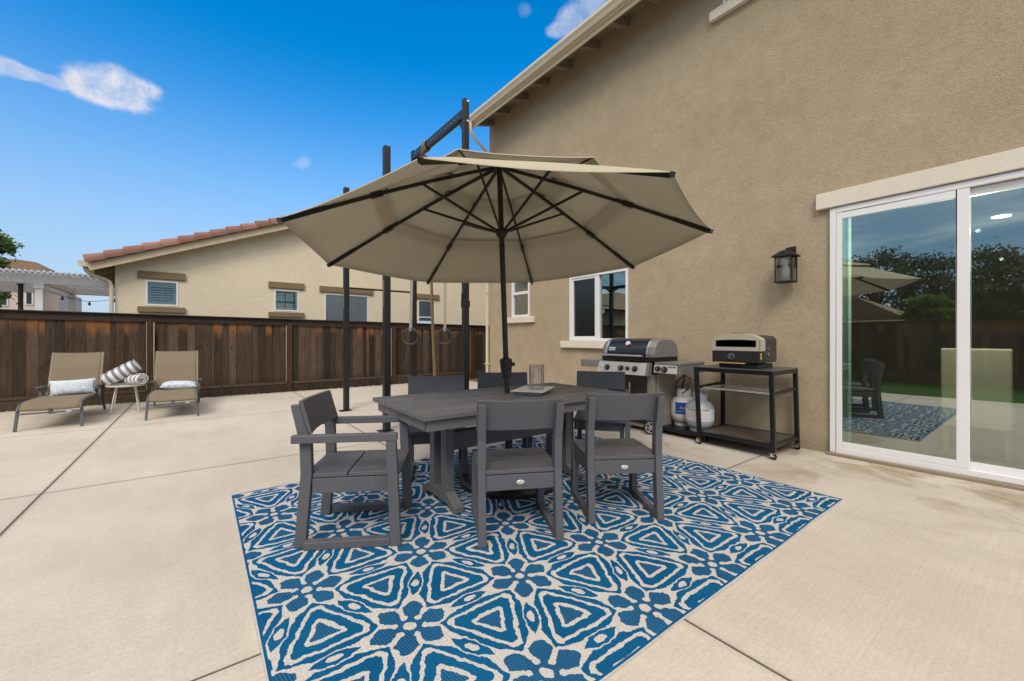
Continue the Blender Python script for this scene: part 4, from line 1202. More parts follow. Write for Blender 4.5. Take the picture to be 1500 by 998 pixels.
# climbing rope
rp = thing('climbing_rope', (3.2, 6.57, .3), 'thick twisted brown climbing rope hanging from the top beam', 'rope')
path = [Vector(p) for p in ((3.11-.055,6.57,4.42),(3.10,6.57,4.2),(3.15,6.56,3.2),(3.20,6.55,2.1),(3.225,6.55,1.4),(3.262,6.55,.6),(3.275,6.55,.28))]
def samp(t):
    k = min(int(t), len(path)-2); return path[k].lerp(path[k+1], t-k)
m = MB()
N_ = 420
for s_ in range(3):
    pts = []
    for i in range(N_+1):
        c = samp((len(path)-1)*i/N_ - 1e-6 if i == N_ else (len(path)-1)*i/N_); an = s_*2.094 + (4.42 - c.z)*2*math.pi/.125
        pts.append(c + Vector((math.cos(an), math.sin(an), 0))*.0175)
    m.tube(pts, .0115, 7)
m.build('rope', 'manila_rope', rp)
m = MB()
for k in range(3):
    y = 6.53 + k*.04
    m.tube([(3.11+.055*math.cos(a)*1.05, y+.008*math.sin(a*2), 4.502+.078*math.sin(a)*1.05) for a in [2*math.pi*i/24 for i in range(24)]], .017, 8, closed=True)
m.tube([(3.05,6.50,4.42),(3.03,6.57,4.36),(3.07,6.62,4.30),(3.14,6.58,4.34)], .02, 8)
m.build('hitch', 'manila_rope', rp)

# ------------------------------------------------------------------ loungers
def lounger(label):
    t = thing('sun_lounger', (0,0,0), label, 'sun lounger', 'tan sun loungers by the fence', local=True)
    hw = .285
    prof = [(.025,.252),(.035,.285),(.09,.325),(.18,.345),(.40,.350),(.80,.338),(1.20,.325),(1.31,.322)]
    back = [(1.31,.322),(1.40,.42),(1.53,.68),(1.67,.965)]
    def sheet(pr, w0, w1, dz, nm, mt):
        m = MB(); vs = []; nn = 10
        for (y, z) in pr:
            for i in range(nn+1):
                u = -1 + 2*i/nn; vs.append((w0*u if w1 is None else u*(w0+(w1-w0)*((y-pr[0][0])/(pr[-1][0]-pr[0][0]))), y, z + dz - .010*(1-u*u)))
        q = nn+1; m.add(vs, [(j*q+i, j*q+i+1, (j+1)*q+i+1, (j+1)*q+i) for j in range(len(pr)-1) for i in range(nn)], True)
        o = m.build(nm, mt, t, ang=60); md = o.modifiers.new('thick', 'SOLIDIFY'); md.thickness = .006; md.offset = 0
        return o
    sl1 = sheet(prof, hw, None, 0, 'seat_sling', 'sling_mesh'); sl2 = sheet(back, hw, None, 0, 'back_sling', 'sling_mesh')
    for s in (-1, 1):
        m = MB(); m.tube([(s*(hw+.002), y, z-.006) for (y, z) in prof], .015, 8); m.build('side_rail', 'lounger_frame', t)
        m = MB(); m.tube([(s*(hw+.002), y+.006, z-.004) for (y, z) in back], .015, 8); m.build('back_rail', 'sling_hem', t)
        m = MB(); m.bar((s*.290, .055, .265), (s*.302, -.005, .0), .030, .030, (0,1,0)); m.build('front_leg', 'lounger_frame', t, bevel=.003)
        m = MB(); m.bar((s*.305, 1.12, .245), (s*.325, 1.16, .445), .034, .020, (0,1,0)); m.build('arm_post', 'lounger_frame', t, bevel=.003)
        m = MB(); m.bar((s*.325, 1.36, .445), (s*.305, 1.48, .20), .034, .020, (0,1,0)); m.bar((s*.305, 1.48, .20), (s*.312, 1.60, .035), .030, .022, (0,1,0)); m.lathe([(.03,-.012),(.03,.012)], (s*.312,1.61,.031), 14, Matrix.Rotation(R(90),3,'Y')); m.build('rear_leg', 'lounger_frame', t)
        m = MB(); m.prism([(1.06,.446),(1.40,.452),(1.40,.468),(1.08,.474),(1.05,.466)], 'x', s*.325-.035, s*.325+.035); m.build('armrest', 'lounger_frame', t, bevel=.006)
    m = MB(); m.tube([(-.29,.018,.218),(.29,.018,.218)], .012, 8); m.box(-.014,.005,.225,.014,.10,.27); m.build('cross_bar', 'lounger_frame', t)
    m = MB(); m.tube([(-.30,1.47,.21),(.30,1.47,.21)], .010, 8); m.build('cross_bar', 'lounger_frame', t)
    m = MB(); m.tube([(-.285,.6,.325),(.285,.6,.325)], .010, 8); m.build('cross_bar', 'lounger_frame', t)
    m = MB(); m.box(.15,.0035,.212,.20,.0055,.226); m.build('care_tag', 'white_enamel', t)
    return t
l1 = lounger('tan sling sun lounger at the far left with a pillow standing upright'); l1.location = (-1.588, 8.05, 0)
dup(l1, (-.325, 8.02, 0), 0, 'tan sling sun lounger right of the small towel table')
def pillow(w, h, d):
    m = MB(); nx_, nz_ = 22, 12; vs = []
    for sd in (1, -1):
        for j in range(nz_+1):
            for i in range(nx_+1):
                u, v = -1+2*i/nx_, -1+2*j/nz_
                pin = 1 - .07*(1-abs(u)**2) * abs(v)**3; pin2 = 1 - .04*(1-abs(v)**2)*abs(u)**3
                th = ((1-abs(u)**3.2)*(1-abs(v)**3.2))
                vs.append((u*w/2*pin2, sd*d/2*max(th,0)**.62, v*h/2*pin))
    q = nx_+1; o_ = q*(nz_+1); fs = []
    for j in range(nz_):
        for i in range(nx_):
            a = j*q+i; fs += [(a, a+1, a+q+1, a+q), (o_+a, o_+a+q, o_+a+q+1, o_+a+1)]
    return m.add(vs, fs, True)
p1 = pillow(.50, .25, .13).build('lumbar_pillow', 'blue_print_cotton', ang=80); p1.location = (-1.580, 9.265, .435); p1.rotation_euler = (R(-22), R(-2), R(3))
tag(p1, 'pale blue patterned pillow propped upright on the far left lounger', 'pillow', 'blue pillows on the loungers')
p2 = p1.copy(); col.objects.link(p2); p2.location = (-.285, 9.18, .385); p2.rotation_euler = (R(-80), R(2), R(-4)); p2['label'] = 'pale blue patterned pillow lying flat on the right lounger'

# small table with towels
st = thing('side_table', (-.955, 9.1, 0), 'small round white wire side table between the loungers', 'side table')
m = MB(); m.lathe([(.001,.425),(.225,.425),(.238,.432),(.242,.455),(.236,.456),(.228,.440),(.001,.434)], (-.955,9.1,0), 36); m.build('tray_top', 'wire_white', st)
for s in (-1, 1):
    m = MB(); x = -.955
    m.tube([(x+s*.11, 9.02, .424), (x+s*.165, 8.98, .03), (x+s*.168, 8.985, .012), (x+s*.165, 9.02, .009), (x+s*.06, 9.10, .009), (x+s*.165, 9.20, .009), (x+s*.168, 9.22, .012), (x+s*.16, 9.22, .03), (x+s*.11, 9.18, .424)], .008, 8); m.build('leg', 'wire_white', st)
def towel(L, r):
    m = MB(); n = 26; prof = []
    # rolled spiral cross-section extruded along z
    sp = []
    for i in range(120):
        a = i/119*2*math.pi*3.2; sp.append(((.022 + (r-.022)*i/119)*math.cos(a), (.022 + (r-.022)*i/119)*math.sin(a)))
    vs = []; nz = 8
    for k in range(nz+1):
        z = -L/2 + L*k/nz; sc2 = 1 - .05*(2*k/nz-1)**4
        for (x, y) in sp: vs.append((x*sc2, y*sc2*.95, z))
    q = len(sp); m.add(vs, [(k*q+i, k*q+i+1, (k+1)*q+i+1, (k+1)*q+i) for k in range(nz) for i in range(q-1)], True)
    o = m.build('rolled_towel', 'striped_towel', ang=80); md = o.modifiers.new('thick', 'SOLIDIFY'); md.thickness = .014; md.offset = -1
    return o
t1 = towel(.46, .118); t1.location = (-1.015, 9.14, .640); d1 = Vector((.80, -.05, .50)); t1.rotation_euler = d1.to_track_quat('Z', 'Y').to_euler()
tag(t1, 'grey and white striped rolled towel leaning diagonally on the side table', 'towel', 'striped towels on the side table')
t2 = towel(.36, .098); t2.location = (-.84, 9.06, .535); d2 = Vector((.55, -.82, .02)); t2.rotation_euler = d2.to_track_quat('Z', 'Y').to_euler()
tag(t2, 'grey and white striped rolled towel lying flat with its spiral end showing', 'towel', 'striped towels on the side table')

# ------------------------------------------------------------------ grill
gr = thing('gas_grill', (4.8, 3.5, 0), 'stainless gas grill with dark blue lid standing against the wall', 'grill')
def gbox(nm, mt, a, bevel=.004, parent=None, **kw):
    m = MB(); m.box(*a); return m.build(nm, mt, parent or gr, bevel=bevel, **kw)
gbox('cabinet', 'cabinet_taupe', (4.56, 3.07, .05, 5.02, 3.86, .74))
m = MB(); m.box(4.545, 3.17, .10, 4.559, 3.80, .72); dro = m.build('cabinet_door', 'door_dark', gr, bevel=.003)
m = MB(); m.tube([(4.52,3.40,.40),(4.505,3.40,.42),(4.505,3.40,.60),(4.52,3.40,.62)], .010, 8); m.build('handle', 'chrome', dro)
gbox('side_panel', 'cabinet_taupe', (4.60, 3.035, .02, 4.99, 3.067, .745))
m = MB(); m.box(4.56, 3.04, .745, 5.06, 3.90, .90); m.build('firebox', 'grill_cavity', gr, bevel=.004)
m = MB(); m.prism([(4.44,.728),(4.53,.728),(4.55,.885),(4.49,.885)], 'y', 3.125, 3.90); cp = m.build('control_panel', 'stainless_light', gr, bevel=.003)
m = MB(); m.prism([(4.445,.724),(4.53,.724),(4.552,.89),(4.488,.89)], 'y', 3.085, 3.124); m.build('panel_end', 'grill_side_grey', gr, bevel=.003)
nrm = Vector((-.157, 0, .05)).normalized(); qr = nrm.to_track_quat('Z', 'Y').to_matrix()
def knob(y, z, r, x=None, par=None, rot=qr):
    xx = 4.44 + (z-.728)/.157*.05 if x is None else x
    m = MB(); m.lathe([(r*1.18,-.001),(r*1.18,.004),(r,.006),(r*.92,.03),(r*.6,.034),(.001,.034)], (xx, y, z), 20, rot)
    m.mat = 1; n_ = rot @ Vector((0,0,1)); m.obox(Vector((xx,y,z)) + n_*.035, (.006, r*.35, r*1.3) , Matrix.Identity(3))
    return m.build('knob', ['knob_dark', 'stainless'], par or cp)
for (y, r) in ((3.735, .034), (3.505, .034), (3.40, .024), (3.285, .034)): knob(y, .805, r)
m = MB(); m.lathe([(.008,0),(.008,.004),(.001,.005)], (4.463,3.845,.80), 10, qr); m.build('igniter', 'knob_dark', cp)
# lid: rounded hood
m = MB(); prof = [(4.50,.955),(4.495,1.00),(4.52,1.09),(4.565,1.155),(4.63,1.19),(4.72,1.20),(4.90,1.195),(5.00,1.16),(5.06,1.09),(5.07,.955)]
m.smooth = True; m.prism(prof, 'y', 3.145, 3.765); lid = m.build('lid', 'lid_enamel', gr, ang=45)
def scaled(k): return [(4.78+(x-4.78)*k, .955+(z-.955)*k) for x, z in prof]
for (ya, yb) in ((3.115, 3.144), (3.766, 3.80)):
    m = MB(); m.prism(scaled(1.025), 'y', ya, yb); m.build('lid_trim', 'stainless', lid, bevel=.006)
for (ya, yb) in ((3.035, 3.114), (3.801, 3.87)):
    m = MB(); mid_ = ya if ya < 3.5 else yb; inn = yb if ya < 3.5 else ya
    p0_ = scaled(1.02); p1_ = scaled(.93); n_ = len(p0_)
    m.add([(x, inn, z) for x, z in p0_] + [(x, mid_, z) for x, z in p1_], [tuple(range(n_)), tuple(range(n_, 2*n_))] + [(i, (i+1)%n_, n_+(i+1)%n_, n_+i) for i in range(n_)])
    m.build('lid_end', 'grill_side_grey', lid, bevel=.008, seg=3)
m = MB(); m.box(4.515, 3.05, .902, 5.06, 3.87, .953); m.build('lid_base', 'grill_cavity', gr)
m = MB(); m.tube([(4.445,3.16,.975),(4.445,3.82,.975)], .014, 12); hb = m.build('lid_handle', 'stainless', lid)
for y in (3.175, 3.80):
    m = MB(); m.tube([(4.455,y,.975),(4.50,y,.985)], .010, 8); m.build('bracket', 'knob_dark', hb)
gd = Vector((-.85, 0, .52)).normalized(); qg = gd.to_track_quat('Z', 'Y').to_matrix()
m = MB(); m.lathe([(.036,-.004),(.036,.018),(.032,.022),(.001,.022)], (4.537,3.44,1.125), 24, qg); tg = m.build('thermometer', 'stainless', lid)
m = MB(); m.lathe([(.027,.0225),(.001,.0228)], (4.537,3.44,1.125), 20, qg); m.obox(Vector((4.537,3.44,1.125)) + gd*.024, (.004,.004,.03), qg); m.build('dial', 'label_paper', tg)
# badge with lettering
bd = Vector((-.96, 0, .28)).normalized(); qb = Matrix((Vector((0,-1,0)), bd.cross(Vector((0,-1,0))), bd)).transposed()
bc = Vector((4.512, 3.69, 1.055)) + bd*.004
m = MB(); m.obox(bc, (.105,.046,.004), qb); bg = m.build('badge', 'emblem_silver', lid, bevel=.001)
vs, fs = text_mesh('weber', .036, .0006); m = MB(); m.add([bc + qb @ (Vector(v)+Vector((0,0,.0028))) for v in vs], fs); m.build('lettering', 'print_black', bg)
# side shelves
m = MB(); m.box(4.47, 3.905, .872, 5.02, 4.215, .895); m.box(4.47, 3.905, .79, 4.49, 4.215, .871); m.box(4.491, 4.195, .79, 5.02, 4.215, .871); m.build('side_shelf', 'stainless', gr, bevel=.004)
m = MB(); m.box(4.47, 4.217, .785, 5.02, 4.232, .898); m.build('shelf_end', 'grill_side_grey', gr, bevel=.003)
m = MB(); m.box(4.52, 2.70, .872, 5.10, 3.034, .903); m.box(4.535, 2.705, .765, 5.09, 2.735, .871); m.build('side_burner_shelf', 'grill_side_grey', gr, bevel=.006)
m = MB(); m.prism([(4.495,.772),(4.53,.772),(4.53,.871),(4.515,.871)], 'y', 2.73, 3.034); sp_ = m.build('side_control_panel', 'stainless_light', gr, bevel=.003)
q2 = Vector((-1,0,.2)).normalized().to_track_quat('Z','Y').to_matrix()
knob(2.975, .825, .030, 4.503, sp_, q2); knob(2.885, .82, .034, 4.503, sp_, q2)
m = MB(); m.obox((4.5095, 2.79, .851), (.003, .10, .016), Matrix.Rotation(R(-8),3,'Y')); nm_ = m.build('name_plate', 'print_black', sp_)
vs, fs = text_mesh('GENESIS', .013, .0004); qn = Matrix((Vector((0,-1,0)), Vector((.14,0,.99)), Vector((-.99,0,.14)))).transposed()
m = MB(); m.add([Vector((4.5075,2.79,.851)) + qn @ Vector(v) for v in vs], fs); m.build('lettering', 'label_paper', nm_)
# wheels
for (x, y) in ((4.60, 3.12), (4.60, 3.80), (4.98, 3.80)):
    m = MB(); ax = Vector((-.75,-.66,0)).normalized(); qw = ax.to_track_quat('Z','Y').to_matrix(); c = Vector((x-.12 if y < 3.5 else x, y-.06 if y < 3.5 else y, .090))
    m.lathe([(.070,-.018),(.084,-.018),(.089,-.010),(.089,.010),(.084,.018),(.070,.018)], c, 30, qw); wl = m.build('wheel', 'rubber', gr)
    m = MB(); m.lathe([(.058,.0185),(.070,.0185),(.070,.022),(.058,.022),(.058,.0185)], c, 28, qw, True, False); m.lathe([(.016,.018),(.016,.026),(.001,.027)], c, 14, qw)
    for k in range(6):
        a = k*math.pi/3; m.obox(c + qw @ Vector((.038*math.cos(a), .038*math.sin(a), .021)), (.048,.016,.005), qw @ Matrix.Rotation(a,3,'Z'))
    m.build('hubcap', 'stainless', wl)
    m = MB(); m.box(c.x-.02, c.y-.02, .06, c.x+.02, c.y+.02, .12) if False else m.tube([c, c + Vector((.06,.03,.02))], .012, 8); m.build('axle', 'black_steel', wl)
m = MB(); m.box(4.62, 2.44, .075, 5.12, 3.034, .093); m.box(4.62, 2.44, .05, 4.64, 3.034, .074); m.box(4.66,2.46,.002,4.70,2.50,.074); m.box(5.06,2.46,.002,5.10,2.50,.074); m.build('tank_tray', 'cart_steel', gr, bevel=.003)
m = MB(); m.tube([(4.82,2.93,.55),(4.80,2.90,.66),(4.84,2.82,.74),(4.86,2.76,.70),(4.80,2.74,.60),(4.82,2.82,.52),(4.90,2.90,.50)], .008, 8)
m.tube([(4.97,2.93,.56),(4.94,2.88,.72),(4.95,2.95,.80)], .010, 8); m.build('gas_hose', 'hose_black', gr)

# propane tanks
def tank(nm, lb, x, y, z, mt, r=.155):
    t = thing(nm, (x, y, z), lb, 'propane tank')
    c = (x, y, z)
    m = MB(); m.lathe([(.10,0),(.112,.002),(.112,.03),(.10,.032)], c, 32); m.build('foot_ring', mt, t)
    m = MB(); m.lathe([(.001,.022),(.08,.025),(.125,.05),(r-.008,.095),(r,.13),(r,.135),(r+.001,.20),(r,.265),(r-.008,.30),(.125,.34),(.085,.362),(.03,.375),(.001,.377)], c, 40); bd_ = m.build('body', mt, t)
    m = MB(); vs = []; n_ = 26
    for rad in (.088, .083):
        for zz in (.358, .462):
            for i in range(n_+1):
                a = R(-215) + R(250)*i/n_ + R(0); h_ = zz if zz < .4 else .462 - .02*(1 if 8 < i < 17 else 0)
                vs.append((x + rad*math.cos(a), y + rad*math.sin(a), z + h_))
    q = n_+1; fs = []
    for i in range(n_): fs += [(i,i+1,q+i+1,q+i), (2*q+i,3*q+i,3*q+i+1,2*q+i+1), (q+i,q+i+1,3*q+i+1,3*q+i)]
    fs += [(0,q,3*q,2*q),(n_,2*q+n_,3*q+n_,q+n_)]
    m.add(vs, fs, True); m.build('collar', mt, t)
    m = MB(); m.lathe([(.022,.37),(.022,.41),(.03,.412),(.03,.43),(.016,.432)], c, 12); m.tube([(x,y,z+.40),(x-.05,y-.02,z+.40)], .012, 8); m.build('valve', 'rust', t)
    return t, bd_
def wrap(m, x, y, z, r, a0, a1, z0, z1, n=14):
    vs = []
    for zz in (z0, z1):
        for i in range(n+1): a = a0 + (a1-a0)*i/n; vs.append((x + r*math.cos(a), y + r*math.sin(a), z + zz))
    m.add(vs, [(i, i+1, n+2+i, n+1+i) for i in range(n)], True)
tx, ty_, tz = 4.95, 2.90, .0935
k1, b1 = tank('propane_tank', 'white propane tank with blue label under the grill side shelf', tx, ty_, tz, 'tank_white')
va = math.atan2(-ty_, -tx)
m = MB(); wrap(m, tx, ty_, tz, .1572, va-R(38), va+R(42), .155, .335*.9); lb1 = m.build('label', 'label_blue', b1)
def wtext(body, size, x, y, z, r, a_c, zc):
    vs, fs = text_mesh(body, size, 0.0); m = MB()
    out = []
    for v in vs:
        a = a_c + v[0]/r; out.append((x + r*math.cos(a), y + r*math.sin(a), z + zc + v[1]))
    return m.add(out, fs)
wtext('Ame', .055, tx, ty_, tz, .1584, va+R(2), .235).build('lettering', 'print_pink', lb1)
m = MB(); wrap(m, tx, ty_, tz, .1582, va-R(36), va+R(40), .185, .188); m.build('label_line', 'label_paper', lb1)
tx, ty_, tz = 4.80, 2.605, .0935
k2, b2 = tank('propane_tank', 'grey propane tank with white printed label beside the oven cart', tx, ty_, tz, 'tank_grey', .160)
va = math.atan2(-ty_, -tx)
m = MB(); wrap(m, tx, ty_, tz, .1622, va-R(72), va+R(75), .135, .275); lb2 = m.build('label', 'label_paper', b2)
m = MB(); rr = random.Random(4)
wrap(m, tx, ty_, tz, .1632, va-R(50), va+R(8), .258, .267); wrap(m, tx, ty_, tz, .1632, va+R(12), va+R(38), .258, .267)
for k in range(6):
    a = va - R(20) + k*R(14); wrap(m, tx, ty_, tz, .1632, a, a+R(rr.uniform(6,12)), .15+.004*(k%3), .154+.004*(k%3))
m.build('print_lines', 'print_black', lb2)
m = MB()
for r_ in range(8):
    a = va - R(48)
    while a < va + R(30):
        w_ = R(rr.uniform(4, 11)); wrap(m, tx, ty_, tz, .1632, a, a+w_, .165+r_*.0115, .1695+r_*.0115, 4); a += w_ + R(2.5)
m.build('print_lines', 'print_pink', lb2)

# ------------------------------------------------------------------ oven cart
ct = thing('oven_cart', (4.83, 2.1, 0), 'black steel rolling cart with three shelves against the wall', 'cart')
XA, XB, YA, YB = 4.53, 5.145, 1.70, 2.49
legs = [(XA, YA+.02, XA, YA), (XA, YB+.01, XA+.0, YB-.03), (XB, YA+.02, XB, YA), (XB-.01, YB, XB-.01, YB)]
for (x1_, y1_, x0_, y0_) in legs:
    m = MB(); m.bar((x1_, y1_, .868), (x0_, y0_, .072), .040, .040, (1,0,0)); lg = m.build('leg', 'cart_steel', ct, bevel=.003)
    m = MB(); m.lathe([(.014,-.013),(.032,-.013),(.035,-.008),(.035,.008),(.032,.013),(.014,.013)], (x0_-.012, y0_, .0352), 20, Matrix.Rotation(R(72),3,'Y') @ Matrix.Rotation(R(20),3,'X')); cs = m.build('caster', 'rubber', lg)
    m = MB(); m.prism([(y0_-.022,.030),(y0_+.022,.030),(y0_+.016,.071),(y0_-.016,.071)], 'x', x0_-.034, x0_-.031); m.prism([(y0_-.022,.030),(y0_+.022,.030),(y0_+.016,.071),(y0_-.016,.071)], 'x', x0_+.012, x0_+.015); m.box(x0_-.034,y0_-.018,.066,x0_+.016,y0_+.018,.0715); m.build('fork', 'chrome', cs)
m = MB(); m.box(XA-.025, YA-.005, .870, XB+.02, YB+.035, .882); m.build('top_shelf', 'cart_top_steel', ct, bevel=.003)
m = MB()
m.box(XA-.018, YA+.045, .828, XA+.018, YB-.015, .868); m.box(XB-.018, YA+.045, .828, XB+.018, YB-.022, .868); m.box(XA+.022, YA+.0, .828, XB-.022, YA+.036, .868); m.box(XA+.022, YB-.03, .828, XB-.032, YB+.008, .868)
m.build('top_rail', 'cart_steel', ct, bevel=.003)
for ya in (YA+.015, YB-.012):
    m = MB(); m.bar((XA+.021, ya, .645), (XB-.022, ya, .66), .022, .032); m.build('shelf_rail', 'cart_steel', ct, bevel=.003)
m = MB()
for k in range(3): m.tube([(XA+.01+k*.03, YA+.04, .632+.006*k), (XA+.01+k*.03, YB-.04, .632+.006*k)], .005, 6)
for k in range(5):
    x = XA + .14 + k*.09; m.tube([(x, YA+.03, .642), (x, YB-.03, .642)], .0025, 5)
for k in range(8): m.tube([(XA+.05+k*.06, YA-.004, .60), (XA+.05+k*.06, YA-.012, .63), (XA+.05+k*.06, YA+.03, .635)], .003, 5)
m.build('wire_shelf', 'chrome', ct)
m = MB(); m.box(XA+.024, YA+.025, .135, XB-.024, YB-.045, .148); m.build('bottom_shelf', 'cart_shelf_panel', ct, bevel=.002)
m = MB(); m.box(XA-.016, YA+.024, .108, XA+.022, YB-.055, .150); m.box(XB-.02, YA+.024, .108, XB+.016, YB-.022, .150); m.box(XA+.024, YA-.012, .108, XB-.022, YA+.022, .149); m.box(XA+.024, YB-.042, .108, XB-.033, YB-.012, .149)
m.build('bottom_rail', 'cart_steel', ct, bevel=.003)

# ------------------------------------------------------------------ pizza oven
ov = thing('pizza_oven', (4.8, 2.08, .882), 'small black pizza oven with stainless arched front on the cart', 'oven')
oy0, oy1 = 1.84, 2.33; xf = 4.56; ym_ = (oy0+oy1)/2
m = MB(); m.box(xf+.03, oy0+.03, .884, xf+.40, oy1-.06, .93); m.build('base', 'oven_black', ov, bevel=.006)
m = MB(); m.box(xf, oy0, .943, xf+.14, oy1, 1.066); fp = m.build('front_panel', 'oven_black', ov, bevel=.004)
# arched stainless surround with a wide mouth
def arch(k_in=0.0, n=16, dz=0.0):
    pts = []
    for i in range(n+1):
        u = -1 + 2*i/n; y = ym_ + u*(oy1-oy0)/2*(1-k_in); z = 1.205 + .048*(1-abs(u)**2.4) - .02*abs(u)**8 + dz
        pts.append((y, z))
    return pts
top = arch()
mo = []; my0, my1, mz0, mz1 = oy0+.035, oy1-.035, 1.108, 1.178
m = MB()
# front face built as strips round the mouth
n = len(top) - 1; vs = []; fs = []
def strip(x):
    up_ = [(x, y, z) for (y, z) in top]
    mt_ = [(x, max(my0, min(my1, y)), mz1 + .008*(1-((y-ym_)/((my1-my0)/2))**2 if abs(y-ym_) < (my1-my0)/2 else 0)) for (y, z) in top]
    return up_, mt_
for x, flip in ((xf, 0), (xf+.012, 1)):
    u_, t_ = strip(x); b = len(vs); vs += u_ + t_
    fs += [(b+i, b+i+1, b+n+2+i, b+n+1+i) for i in range(n)]
m.add(vs, fs, False)
m.box(xf, oy0, 1.068, xf+.012, oy1, mz0)
m.box(xf, oy0, mz0, xf+.012, my0, mz1); m.box(xf, my1, mz0, xf+.012, oy1, mz1)
m.add([(xf,oy0,mz1),(xf,my0,mz1),(xf,oy0,top[0][1]),(xf+.012,oy0,mz1),(xf+.012,oy0,top[0][1])], [(0,1,2),(0,2,4,3)])
m.add([(xf,oy1,mz1),(xf,my1,mz1),(xf,oy1,top[-1][1]),(xf+.012,oy1,mz1),(xf+.012,oy1,top[-1][1])], [(0,2,1),(0,3,4,2)])
# rolled top and sides of the surround
tp = top; vs = [(xf, y, z) for y, z in tp] + [(xf+.135, y, z) for y, z in tp]
m.add(vs, [(i, i+1, n+2+i, n+1+i) for i in range(n)], True)
for yy, zz in ((oy0, tp[0][1]), (oy1, tp[-1][1])): m.add([(xf,yy,1.068),(xf+.135,yy,1.068),(xf+.135,yy,zz),(xf,yy,zz)], [(0,1,2,3)])
m.build('front_surround', 'oven_steel', ov)
m = MB(); m.box(xf+.014, my0-.01, 1.088, xf+.42, my1+.01, 1.10); m.box(xf+.42, my0-.01, 1.10, xf+.43, my1+.01, 1.19); m.box(xf+.014, my0-.016, 1.10, xf+.42, my0-.011, 1.19); m.box(xf+.014, my1+.011, 1.10, xf+.42, my1+.016, 1.19); m.box(xf+.014, my0-.01, 1.192, xf+.42, my1+.01, 1.197); m.build('baking_chamber', 'stone_interior', ov)
m = MB(); m.smooth = False
sh = [(oy0+.012,.945),(oy0+.012,1.19),(oy0+.04,1.222),(ym_-.12,1.236),(ym_+.12,1.236),(oy1-.04,1.222),(oy1-.012,1.19),(oy1-.012,.945)]
m.add([(x,y,z) for x in (xf+.136, xf+.46) for (y,z) in sh], [tuple(range(8,16))] + [(i,(i+1)%8,8+(i+1)%8,8+i) for i in range(8)]); m.build('shell', 'oven_shell', ov, bevel=.01, seg=3)
qf = Vector((-1,0,0)).to_track_quat('Z','Y').to_matrix()
m = MB(); m.lathe([(.034,-.001),(.034,.012),(.028,.014),(.026,.014)], (xf, 2.12, 1.006), 24, qf); kb = m.build('dial', 'stainless', fp)
m = MB(); m.lathe([(.025,.0),(.025,.016),(.001,.017)], (xf, 2.12, 1.006), 20, qf); m.mat = 1; m.obox((xf-.022,2.12,1.006), (.012,.010,.046)); m.build('knob', ['knob_dark','stainless'], kb)
for y in (1.93, 2.27):
    m = MB(); m.lathe([(.008,0),(.008,.003),(.001,.004)], (xf, y, .999), 12, qf); m.build('screw', 'knob_dark', fp)
m = MB(); m.box(xf+.02, oy0-.0016, .985, xf+.045, oy0-.0006, 1.045); lby = m.build('warning_label', 'label_yellow', fp)
m = MB(); m.prism([(xf+.025,1.012),(xf+.040,1.012),(xf+.0325,1.03)], 'y', oy0-.0026, oy0-.0018); m.build('warning_mark', 'print_black', lby)
m = MB(); m.box(xf+.02, ym_-.055, 1.2535, xf+.10, ym_+.055, 1.262); m.build('top_plate', 'grill_side_grey', ov, bevel=.002)
m = MB(); m.lathe([(.016,-.0),(.016,.012),(.001,.013)], (xf+.22, oy0+.010, 1.03), 14, Matrix.Rotation(R(90),3,'X')); m.lathe([(.012,-.0),(.012,.02),(.001,.021)], (xf+.20, oy0+.010, 1.09), 14, Matrix.Rotation(R(90),3,'X')); m.build('side_fitting', 'stainless', ov)
m = MB(); m.prism([(xf-.02,.931),(xf+.20,.931),(xf+.20,.9415),(xf-.02,.9415)], 'y', 1.985, 2.27); tag(m.build('pizza_peel', 'peel_wood', bevel=.002), 'pale wooden board tucked below the pizza oven front panel', 'pizza peel')

# ------------------------------------------------------------------ camera
cam = bpy.data.cameras.new('camera'); co = bpy.data.objects.new('camera', cam); col.objects.link(co)
cam.sensor_width = 36; cam.lens = 605/1500*36; cam.clip_end = 2000; cam.clip_start = .05
co.location = (0, 0, 1.21)
fwd = Vector((.603, .798, 0)).normalized(); pitch = 0.0
co.rotation_euler = (R(90), 0, math.atan2(-fwd.x, fwd.y))
cam.shift_y = -4.5/1500
scene.camera = co

# ------------------------------------------------------------------ light
world = bpy.data.worlds.new('World'); scene.world = world; world.use_nodes = True
t = Tree(world.node_tree)
SUN_EL, SUN_AZ = R(44), math.atan2(-.70, -.714)   # sun comes from behind and left of the camera
sky = t.node('ShaderNodeTexSky', sky_type='NISHITA')
sky.sun_disc = False; sky.sun_elevation = SUN_EL; sky.sun_rotation = SUN_AZ
sky.air_density = 1.0; sky.dust_density = .6; sky.ozone_density = 2.0
hs = t.node('ShaderNodeHueSaturation'); hs.inputs['Saturation'].default_value = 1.52; hs.inputs['Value'].default_value = 2.1; hs.inputs['Hue'].default_value = .498
t.link(sky.outputs[0], hs.inputs['Color'])
d = t.coord('Generated'); dx, dy, dz = t.xyz(d)
skyc = t.mul(Sk(t.t, hs.outputs[0]), .115)
f = dx*.603 + dy*.798; s = dx*.798 - dy*.603
az = s.atan2(f); el = dz.asin()
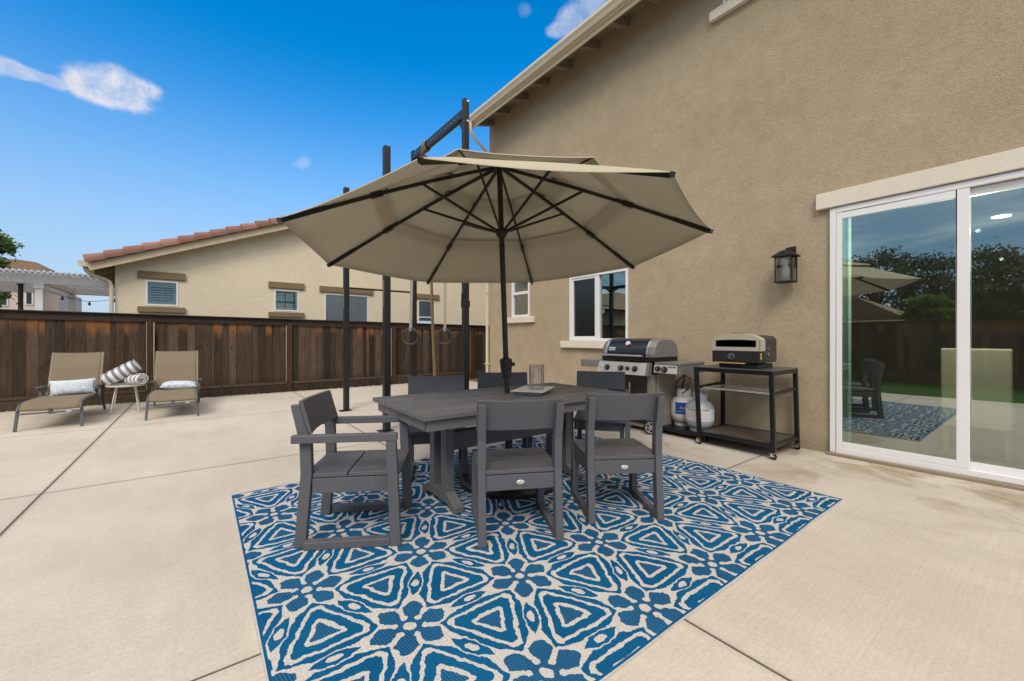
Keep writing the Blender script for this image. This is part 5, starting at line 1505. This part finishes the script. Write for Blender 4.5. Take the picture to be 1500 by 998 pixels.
# pale haze low down
nz_ = t.noise(t.vscale(d, (1,1,2.5)), 2.0, 5, .6)
skyc = t.mix(dz.sstep(.56, .0) * .90, skyc, (.44, .57, .76))
cn1 = t.noise(d, 11, 7, .62, .4); cn2 = t.noise(d, 34, 5, .65, .3)
def cloud(blobs, amt, lo, hi, k1=1.3, k2=1.1):
    """cloud from soft lumps at compass directions, frayed by two scales of noise"""
    tot = None
    for (px, py, rx, ry) in blobs:
        a0 = math.atan((px-750)/605); e0 = math.atan(-(py-494.5)/605*math.cos(a0))
        ra = rx/605*math.cos(a0)**2; re = ry/605*math.cos(a0)
        u = (az - a0) / ra; v = (el - e0) / re
        g_ = (1.0 - (u*u + v*v) * .32).max(0.0); g_ = g_ * g_
        tot = g_ if tot is None else tot + g_
    tot = tot.min(1.35)
    dn = tot + ((cn1 - .5) * k1 + (cn2 - .5) * k2) * tot.sstep(0.0, .35)
    return dn.sstep(lo, hi) * amt * (cn2.sstep(.30, .62) * .45 + .55)
c1 = cloud([(150,122,42,20),(185,133,42,20),(120,126,38,14),(215,132,22,9),(172,108,24,12),(160,143,52,11)], .92, .12, 1.6, 1.6, 1.3)
c2 = cloud([(92,124,26,9),(60,114,28,8),(30,104,26,9),(4,97,24,12)], .62, .2, 1.1, 1.5, .9)
c3 = cloud([(838,38,22,14),(855,22,26,16),(880,4,30,14),(815,45,14,6)], .50, .1, 1.2, 1.6, .9)
c4 = cloud([(437,242,13,6),(448,236,10,6)], .30, .05, 1.2, 1.8, 1.0); c5 = cloud([(768,16,9,6)], .18, .05, 1.2, 1.8, 1.0)
call = c1.max(c2).max(c3).max(c4).max(c5)
skyc = t.mix(call, skyc, t.mix(cn1.sstep(.35, .65), (.70, .71, .80), (.86, .85, .89)))
# broken cloud behind the camera; bright unseen deck above added as fill light
streak = t.noise(t.vscale(d, (1.0, 1.0, 5.0)), 2.6, 6, .6, .7)
deck = f.sstep(.42, .08)
low = dz.sstep(.36, .58)
dcol = t.mix(low, t.mix(streak.sstep(.36, .70), (.26, .45, .68), (.92, 1.05, 1.10)), (1.62, 1.50, 1.34))
skyc = t.mix(deck * 1.0, skyc, dcol)
bg = t.node('ShaderNodeBackground'); t.link(t.mul(skyc, 1/.115), bg.inputs['Color']); bg.inputs['Strength'].default_value = .115
wo = t.node('ShaderNodeOutputWorld'); t.link(Sk(t.t, bg.outputs[0]), wo.inputs['Surface'])
sl_ = bpy.data.lights.new('sun', 'SUN'); sl_.energy = 2.0; sl_.angle = R(24); sl_.color = (1, .95, .86)
so = bpy.data.objects.new('sun', sl_); col.objects.link(so)
sd = Vector((-.70*math.cos(SUN_EL), -.714*math.cos(SUN_EL), math.sin(SUN_EL)))
so.rotation_euler = sd.to_track_quat('Z', 'Y').to_euler(); so.location = (-3, -4, 8)

scene.view_settings.view_transform = 'Standard'; scene.view_settings.look = 'None'; scene.view_settings.exposure = 0
scene.cycles.max_bounces = 10; scene.cycles.transparent_max_bounces = 16; scene.cycles.use_denoising = True
for o in scene.objects:
    if '_o' in o: del o['_o']
